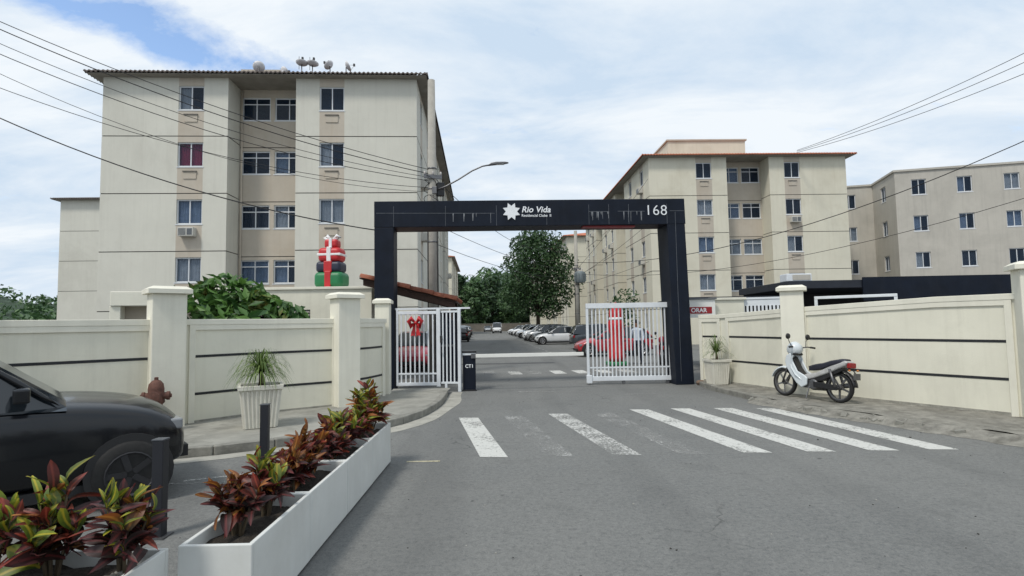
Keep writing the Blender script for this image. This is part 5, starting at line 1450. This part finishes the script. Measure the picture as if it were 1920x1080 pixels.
# ------------------------------------------------------------------ person beyond the sliding gate
def person(label, loc, rz):
    p = thing('person', label, 'person', loc, rz)
    J = {'pel': (0, 0, .93, .135), 'waist': (0, 0, 1.08, .125), 'chest': (0, .01, 1.30, .15), 'neckb': (0, 0, 1.45, .075), 'neck': (0, .01, 1.52, .052), 'head0': (0, .02, 1.60, .085), 'head1': (0, .02, 1.69, .092), 'head2': (0, .01, 1.76, .06),
         'sL': (.18, 0, 1.42, .06), 'eL': (.25, .02, 1.15, .045), 'wL': (.24, .12, .92, .032), 'hL': (.235, .16, .84, .035),
         'sR': (-.18, 0, 1.42, .06), 'eR': (-.26, -.03, 1.15, .045), 'wR': (-.25, .05, .91, .032), 'hR': (-.245, .09, .83, .035),
         'tL': (.10, 0, .87, .095), 'kL': (.11, .06, .49, .062), 'aL': (.11, .0, .09, .042), 'fL': (.12, .14, .035, .036),
         'tR': (-.10, 0, .87, .095), 'kR': (-.11, .0, .49, .062), 'aR': (-.11, -.12, .09, .042), 'fR': (-.12, .02, .035, .036)}
    E_ = [('pel', 'waist'), ('waist', 'chest'), ('chest', 'neckb'), ('neckb', 'neck'), ('neck', 'head0'), ('head0', 'head1'), ('head1', 'head2'), ('chest', 'sL'), ('sL', 'eL'), ('eL', 'wL'), ('wL', 'hL'), ('chest', 'sR'), ('sR', 'eR'), ('eR', 'wR'), ('wR', 'hR'), ('pel', 'tL'), ('tL', 'kL'), ('kL', 'aL'), ('aL', 'fL'), ('pel', 'tR'), ('tR', 'kR'), ('kR', 'aR'), ('aR', 'fR')]
    names = list(J)
    me = bpy.data.meshes.new('body'); me.from_pydata([J[n][:3] for n in names], [(names.index(a), names.index(b)) for a, b in E_], [])
    o = obj('body', me, p)
    o.modifiers.new('skin', 'SKIN')
    for i, n in enumerate(names):
        r_ = J[n][3]; me.skin_vertices[0].data[i].radius = (r_, r_ * (.8 if n in ('pel', 'waist', 'chest') else 1))
        me.skin_vertices[0].data[i].use_root = (n == 'pel')
    md = o.modifiers.new('sub', 'SUBSURF'); md.levels = 2; md.render_levels = 2
    # clothing by height: shirt, trousers, skin, shoes
    m = bpy.data.materials.new('clothed_body'); m.use_nodes = True; t = m.node_tree; b = t.nodes['Principled BSDF']; b.inputs['Roughness'].default_value = .85
    tcn = t.nodes.new('ShaderNodeTexCoord'); s3 = t.nodes.new('ShaderNodeSeparateXYZ'); t.links.new(tcn.outputs['Object'], s3.inputs[0])
    mr = t.nodes.new('ShaderNodeMath'); mr.operation = 'DIVIDE'; mr.inputs[1].default_value = 2.0; t.links.new(s3.outputs['Z'], mr.inputs[0])
    cr = t.nodes.new('ShaderNodeValToRGB'); cr.color_ramp.interpolation = 'CONSTANT'
    el = cr.color_ramp.elements; el[0].position = 0; el[0].color = (.02, .02, .02, 1); el[1].position = .045; el[1].color = (.02, .025, .045, 1)
    for ps, c in ((.485, (.50, .58, .68)), (.745, (.30, .17, .11)), (.845, (.02, .015, .012))):
        e = el.new(ps); e.color = (*c, 1)
    t.links.new(mr.outputs[0], cr.inputs[0]); t.links.new(cr.outputs[0], b.inputs['Base Color'])
    me.materials.append(m)
    hr = MB().lathe([(.001, .115), (.06, .10), (.098, .04), (.102, -.02), (.09, -.06)], 16, close=False).build('hair', M('hair_black', (.012, .010, .009), .7), p, smooth=True, loc=(0, 0, 1.70))
    nose = MB().prism([(-.012, 1.60), (.012, 1.60), (.004, 1.66), (-.004, 1.66)], .10, .128); nose.build('nose', M('skin', (.30, .17, .11), .6), p)
    ey = MB()
    for s_ in (-1, 1): ey.box(s_ * .034 - .012, s_ * .034 + .012, .096, .108, 1.655, 1.668)
    ey.build('eyes', m_black, p)
    hd_ = MB()
    for s_, (hx, hy, hz) in ((1, (.235, .16, .84)), (-1, (-.245, .09, .83))):
        for k in range(4):
            x = hx + (k - 1.5) * .017; l = (.075, .088, .083, .062)[k]
            hd_.tube([(x, hy + .005, hz - .01), (x, hy + .03, hz - l * .6), (x, hy + .022, hz - l)], [.0095, .009, .007], 6)
        hd_.tube([(hx - .03 * s_, hy + .01, hz + .01), (hx - .05 * s_, hy + .035, hz - .025), (hx - .045 * s_, hy + .045, hz - .05)], [.011, .010, .008], 6)
    hd_.build('fingers', MATS['skin'], p, smooth=True)
    return p
person('person in a pale blue shirt and dark trousers standing behind the sliding gate', (5.0, 22.6, 0), R(150))

# ------------------------------------------------------------------ trees and shrubs
def leaf_cloud(mb, c, rad, n, size, rc, shell=.55):
    for _ in range(n):
        while True:
            v = Vector((rc.uniform(-1, 1), rc.uniform(-1, 1), rc.uniform(-1, 1)))
            if v.length <= 1 and v.length > .05: break
        v = v.normalized() * (v.length ** shell)
        p = Vector((c[0] + v.x * rad[0], c[1] + v.y * rad[1], c[2] + v.z * rad[2]))
        s_ = size * rc.uniform(.6, 1.35)
        nrm = (v * .6 + Vector((rc.gauss(0, .5), rc.gauss(0, .5), rc.gauss(.35, .5)))).normalized()
        a = nrm.cross(Vector((rc.gauss(0, 1), rc.gauss(0, 1), rc.gauss(0, 1))))
        if a.length < 1e-3: continue
        a.normalize(); b = nrm.cross(a)
        mb.add([p - a * s_, p + b * s_ * .42 + nrm * s_ * .12, p + a * s_, p - b * s_ * .42 + nrm * s_ * .12], [(0, 1, 2, 3)])
def tree(label, x, y, h, crown_r, trunk_h, seed, leafmat, nclump=26, per=330, lsize=.22, trunk_r=.2, squash=1.0, group=None, bot=None):
    rc = random.Random(seed)
    t = thing('tree', label, 'tree', (x, y, 0), 0, group)
    tk = MB()
    top = Vector((rc.uniform(-.3, .3), rc.uniform(-.3, .3), trunk_h))
    tk.tube([(0, 0, -.1), (top.x * .4, top.y * .4, trunk_h * .55), tuple(top), (top.x * 1.2, top.y, h * .8)], [trunk_r * 1.25, trunk_r, trunk_r * .8, trunk_r * .25], 10)
    cm = MB(); cz0 = bot if bot is not None else trunk_h * .85
    for k in range(nclump):
        u = (k + .5) / nclump; z = cz0 + (h - cz0) * (0.06 + .90 * u)
        f = math.sin(PI * min(1, (0.16 + .80 * u))) ** .7
        a = k * 2.399 + rc.uniform(-.4, .4); rr = crown_r * f * rc.uniform(.30, .80)
        c = (rr * math.cos(a), rr * math.sin(a), z); s_ = crown_r * rc.uniform(.26, .42)
        leaf_cloud(cm, c, (s_, s_, s_ * .72 * squash), per, lsize, rc)
        if k % 2 == 0:
            m_ = Vector((c[0] * .45, c[1] * .45, trunk_h * .8 + (z - trunk_h * .8) * .5))
            tk.tube([tuple(top * .8), tuple(m_), c], [trunk_r * .5, trunk_r * .3, trunk_r * .1], 6)
    tk.build('trunk', M('bark', (.075, .06, .045), .95, var=.35, scale=6, bump=.5), t, smooth=True)
    cm.build('crown', leafmat, t, fix=False)
    return t
f_street = mat_foliage('street_tree_leaf', (.018, .050, .020), (.074, .145, .048), .5, .3)
tree('dark green street tree rising between the parked cars', 2.95, 64.5, 12.3, 4.9, 3.8, 11, f_street, 44, 300, .21, .22, bot=2.7)
f_far = mat_foliage('far_leaf', (.032, .075, .030), (.095, .175, .060), .12, .2)
f_far2 = mat_foliage('far_leaf_dark', (.024, .058, .028), (.070, .130, .050), .12, .2)
far = [(-22, 150, 19), (-15.5, 158, 16), (-10.5, 152, 14), (-5.5, 160, 15.5), (-0.5, 155, 13.5), (4.5, 162, 15), (11, 158, 17), (-29, 162, 18)]
for i, (x, y, h) in enumerate(far):
    lbs = ['first', 'second', 'third', 'fourth', 'fifth', 'sixth', 'seventh', 'eighth']
    order = sorted(range(len(far)), key=lambda q: far[q][0] / far[q][1]).index(i)
    tree(lbs[order] + ' tree from the left behind the far end wall', x, y, h, 4.6, 4.0, 40 + i, (f_far, f_far2)[i % 2], 20, 150, .6, .3, group='trees behind the end wall', bot=1.0)
# wooded hill beyond
hl_ = MB(); vs = []; nx_, ny_ = 60, 14
for i in range(nx_ + 1):
    for j in range(ny_ + 1):
        x = -320 + 560 * i / nx_; y = 210 + 190 * j / ny_; s_ = math.sin(PI * min(1, j / ny_ * .9))
        z = s_ * (20 + 9 * math.sin(x * .017 + 2) + 4 * math.sin(x * .061) + 2.5 * math.sin(x * .13 + y * .05)) + random.uniform(-.8, .8) * (1 if j else 0)
        vs.append((x, y, z - (.5 if j == 0 else 0)))
hl_.add(vs, [(i * (ny_ + 1) + j, (i + 1) * (ny_ + 1) + j, (i + 1) * (ny_ + 1) + j + 1, i * (ny_ + 1) + j + 1) for i in range(nx_) for j in range(ny_)])
tag(hl_.build('hill', M('hill_green', (.030, .055, .030), .95, var=.4, scale=.12), smooth=True), kind='structure')
wd = MB(); rc = random.Random(77)
for k in range(900):
    i = rc.randrange(len(vs)); x, y, z = vs[i]
    if y > 340: continue
    leaf_cloud(wd, (x + rc.uniform(-5, 5), y + rc.uniform(-6, 6), z + 2), (5, 5, 3.6), 26, 1.7, rc, .4)
tag(wd.build('hillside_wood', f_far, fix=False), 'far green woodland covering the hill beyond the street', 'woodland', kind='stuff')
ew = thing('end_wall', 'low grey-brown wall closing the far end of the inner street', 'wall', (0, 142, 0), 0)
MB().box(-40, 30, 0, .25, 0, 1.9).build('wall_body', M('old_wall', (.15, .135, .115), .95, var=.25, scale=.6, streak=.4), ew)
MB().box(-40, 30, -.05, .30, 1.901, 2.0).build('coping', m_kerb, ew)

# shrub behind the left wall
sh = thing('shrub', 'big-leaved green shrub rising behind the left curved wall', 'shrub', (-5.9, 12.0, 0), 0)
cm = MB(); rc = random.Random(5)
for (x, y, z, rx, rz_, n) in ((-.85, 0, 2.25, .55, .42, 260), (-.35, .1, 2.45, .55, .42, 300), (.1, 0, 2.35, .55, .36, 260), (.5, 0, 2.15, .5, .32, 240), (.95, .1, 1.98, .45, .28, 200), (-.3, -.2, 2.0, .8, .4, 260), (.4, -.2, 1.8, .9, .35, 240), (-.7, .1, 2.55, .28, .2, 80), (0, .3, 1.6, 1.0, .4, 200), (1.15, 0, 1.75, .35, .25, 120)):
    leaf_cloud(cm, (x, y, z), (rx * 1.05, rx * .85, rz_ * 1.0), int(n * .58), .15, rc, .6)
cm.build('leaves', mat_foliage('shrub_leaf', (.028, .085, .020), (.115, .235, .045), 1.6, .3, (.17, .13, .025)), sh, fix=False)
sb = MB()
for k in range(9):
    a = k * .7; sb.tube([(.1 * math.cos(a), .1 * math.sin(a), 0), (.3 * math.cos(a), .2 * math.sin(a), 1.1), (.85 * math.cos(a), .4 * math.sin(a), 2.1)], [.03, .022, .01], 6)
sb.build('stem', m_stem, sh)
pt2 = thing('shrub', 'small green shrub beside the right block, above the sliding gate', 'shrub', (7.4, 37.5, 0), 0)
cm = MB(); rc = random.Random(6)
for z in (1.0, 1.8, 2.6, 3.3): leaf_cloud(cm, (rc.uniform(-.3, .3), 0, z), (.9, .8, .7), 160, .14, rc)
cm.build('leaves', f_street, pt2, fix=False); MB().tube([(0, 0, 0), (0, 0, 2.4)], [.07, .03], 8).build('stem', m_stem, pt2)

# ------------------------------------------------------------------ behind the right wall
cpt = thing('carport', 'dark flat-roofed carport behind the right wall', 'carport', (9.2, 18.6, 0), R(-2))
m_cp = M('carport_dark', (.012, .015, .024), .5, var=.3)
MB().box(0, 9.5, 0, 4.5, 2.72, 2.98).build('roof', m_cp, cpt, bevel=.01)
MB().box(0.15, 9.3, 4.3, 4.4, 0, 2.719).build('back_panel', M('carport_back', (.03, .03, .035), .8, var=.3), cpt)
for x in (.2, 2.95, 5.7, 9.2): MB().box(x, x + .12, .1, .22, 0, 2.719).build('post', m_wood, cpt)
MB().box(2.4, 9.5, -.05, -.002, 2.28, 3.06).build('fascia', m_navy, cpt)
MB().box(-3.4, 0, .4, 4.2, 2.42, 2.52).build('side_roof', m_cp, cpt)
for x in (-3.3,): MB().box(x, x + .1, .45, .55, 0, 2.419).build('post', m_wood, cpt)
bx_ = thing('roof_unit', 'small white metal box at the corner of the carport roof', 'box', (9.25, 18.8, 2.981), 0)
MB().box(0, .85, 0, .5, 0, .26).build('case', m_white_met, bx_, bevel=.02)
MB().box(.2, .8, -.012, -.002, .04, .22).build('grille', m_bgrey, bx_)
def rail(label, a, b, z0, z1, n, panel):
    a, b = Vector(a), Vector(b); d = b - a; ln = d.length
    r_ = thing('railing', label, 'railing', (a.x, a.y, 0), math.atan2(d.y, d.x), 'white railings over the right wall')
    MB().box(0, ln, -.03, .03, z1 - .06, z1).build('top_rail', m_white_met, r_, bevel=.006)
    if panel: MB().box(0, ln, -.012, .012, z1 - .24, z1 - .065).build('rail_panel', m_white_met, r_)
    for x in (0.03, ln - .03): MB().box(x - .03, x + .03, -.025, .025, z0, z1 - .061).build('post', m_white_met, r_)
    if n:
        bars(r_, [ln * (k + .5) / n for k in range(n)], 0, z0, z1 - (.241 if panel else .061), .028, m_white_met)
        MB().box(0.06, ln - .06, -.02, .02, z0 - .04, z0 - .001).build('bottom_rail', m_white_met, r_)
rail('white barred railing between the arch and the right wall pillar', (6.72, 16.4), (7.75, 16.0), 1.85, 2.36, 11, True)
rail('low white rail above the right wall beyond the pillar', (6.72, 12.45), (7.95, 11.55), 1.9, 2.2, 0, False)
sgn = thing('banner', 'white board with a red lettered strip beside the right arch post', 'sign', (5.08, 16.1, 0), R(2))
MB().box(-.6, .76, 0, .03, 1.80, 2.32).build('board', m_white, sgn)
MB().box(-.55, .66, -.008, -.001, 1.915, 2.105).build('red_strip', M('banner_red', (.30, .015, .02), .6, var=.1), sgn)
text_mesh('lettering', 'ORAR', .17, m_emb, sgn, T(.05, -.010, 1.955) @ RX(PI / 2), .001, offset=.004)
MB().box(-.7, .80, -.04, .06, 2.321, 2.36).build('top_bar', m_alu_dark, sgn)
lk_ = thing('gate_housing', 'cream masonry stub between the red banner and the white railing', 'wall', (6.0, 16.3, 0), 0)
MB().box(-.25, .75, 0, .25, 0, 2.30).build('body', m_wall_cream, lk_, bevel=.01); MB().box(-.3, .8, -.05, .3, 2.301, 2.37).build('cap', m_wall_frame, lk_, bevel=.008)
rck = thing('stone', 'loose brown stone at the foot of the right arch post', 'stone', (4.98, 15.05, .05), .4)
MB().lathe([(.02, -.06), (.10, -.04), (.13, .02), (.09, .07), (.02, .085)], 9).build('stone_body', M('stone_brown', (.16, .11, .08), .9, var=.3, scale=12, bump=.4), rck, bevel=.01)

# ------------------------------------------------------------------ roof dishes on the left block
m_dish = M('dish_grey', (.62, .61, .62), .6, var=.15)
def dish(label, x, y, z, az, el, r_=.36, mast=.55):
    r_ *= .72
    d = thing('satellite_dish', label, 'satellite dish', (x, y, z), 0, 'dishes on the left block roof')
    MB().tube([(0, 0, -.8), (0, 0, mast)], .028, 8).build('mast', m_steel, d, smooth=True)
    Mx = T(0, 0, mast) @ RZ(az) @ RX(PI / 2 - el)
    o = MB().lathe([(.001, .0), (r_ * .4, .02), (r_ * .75, .07), (r_, .13)], 18, mat=Mx, close=False).build('reflector', m_dish, d, smooth=True)
    md = o.modifiers.new('solid', 'SOLIDIFY'); md.thickness = .012
    a = MB(); a.tube([Mx @ Vector((0, -r_ * .9, .12)), Mx @ Vector((0, -.08, .42))], .012, 6); a.tube([Mx @ Vector((r_ * .8, .2, .10)), Mx @ Vector((0, -.06, .42))], .008, 6)
    if mast > .8: a.tube([(-.14, 0, mast - .25), (-.14, 0, mast + .45)], .014, 6)
    a.build('feed_arm', m_steel, d); MB().box(-.045, .045, -.045, .045, -.06, .06, mat=T(*(Mx @ Vector((0, -.06, .44))))).build('receiver', m_black, d)
for lb, x, y, z, az, el, r_, ms in (('leftmost satellite dish, tilted, above the tank parapet', -13.16, 28.7, 14.75, R(200), R(35), .42, .70), ('low satellite dish second from the left on the roof', -11.89, 28.7, 14.7, R(150), R(30), .36, .48),
        ('satellite dish third from the left, beside a thin aerial', -10.85, 28.6, 14.65, R(185), R(78), .42, .85), ('satellite dish fourth from the left on the roof', -10.32, 28.7, 14.65, R(170), R(80), .42, .85),
        ('satellite dish second from the right on the roof', -9.36, 28.6, 14.6, R(250), R(45), .38, .78), ('rightmost satellite dish near the roof corner', -8.52, 28.6, 14.55, R(110), R(30), .40, .78)):
    dish(lb, x, y, z, az, el, r_, ms)
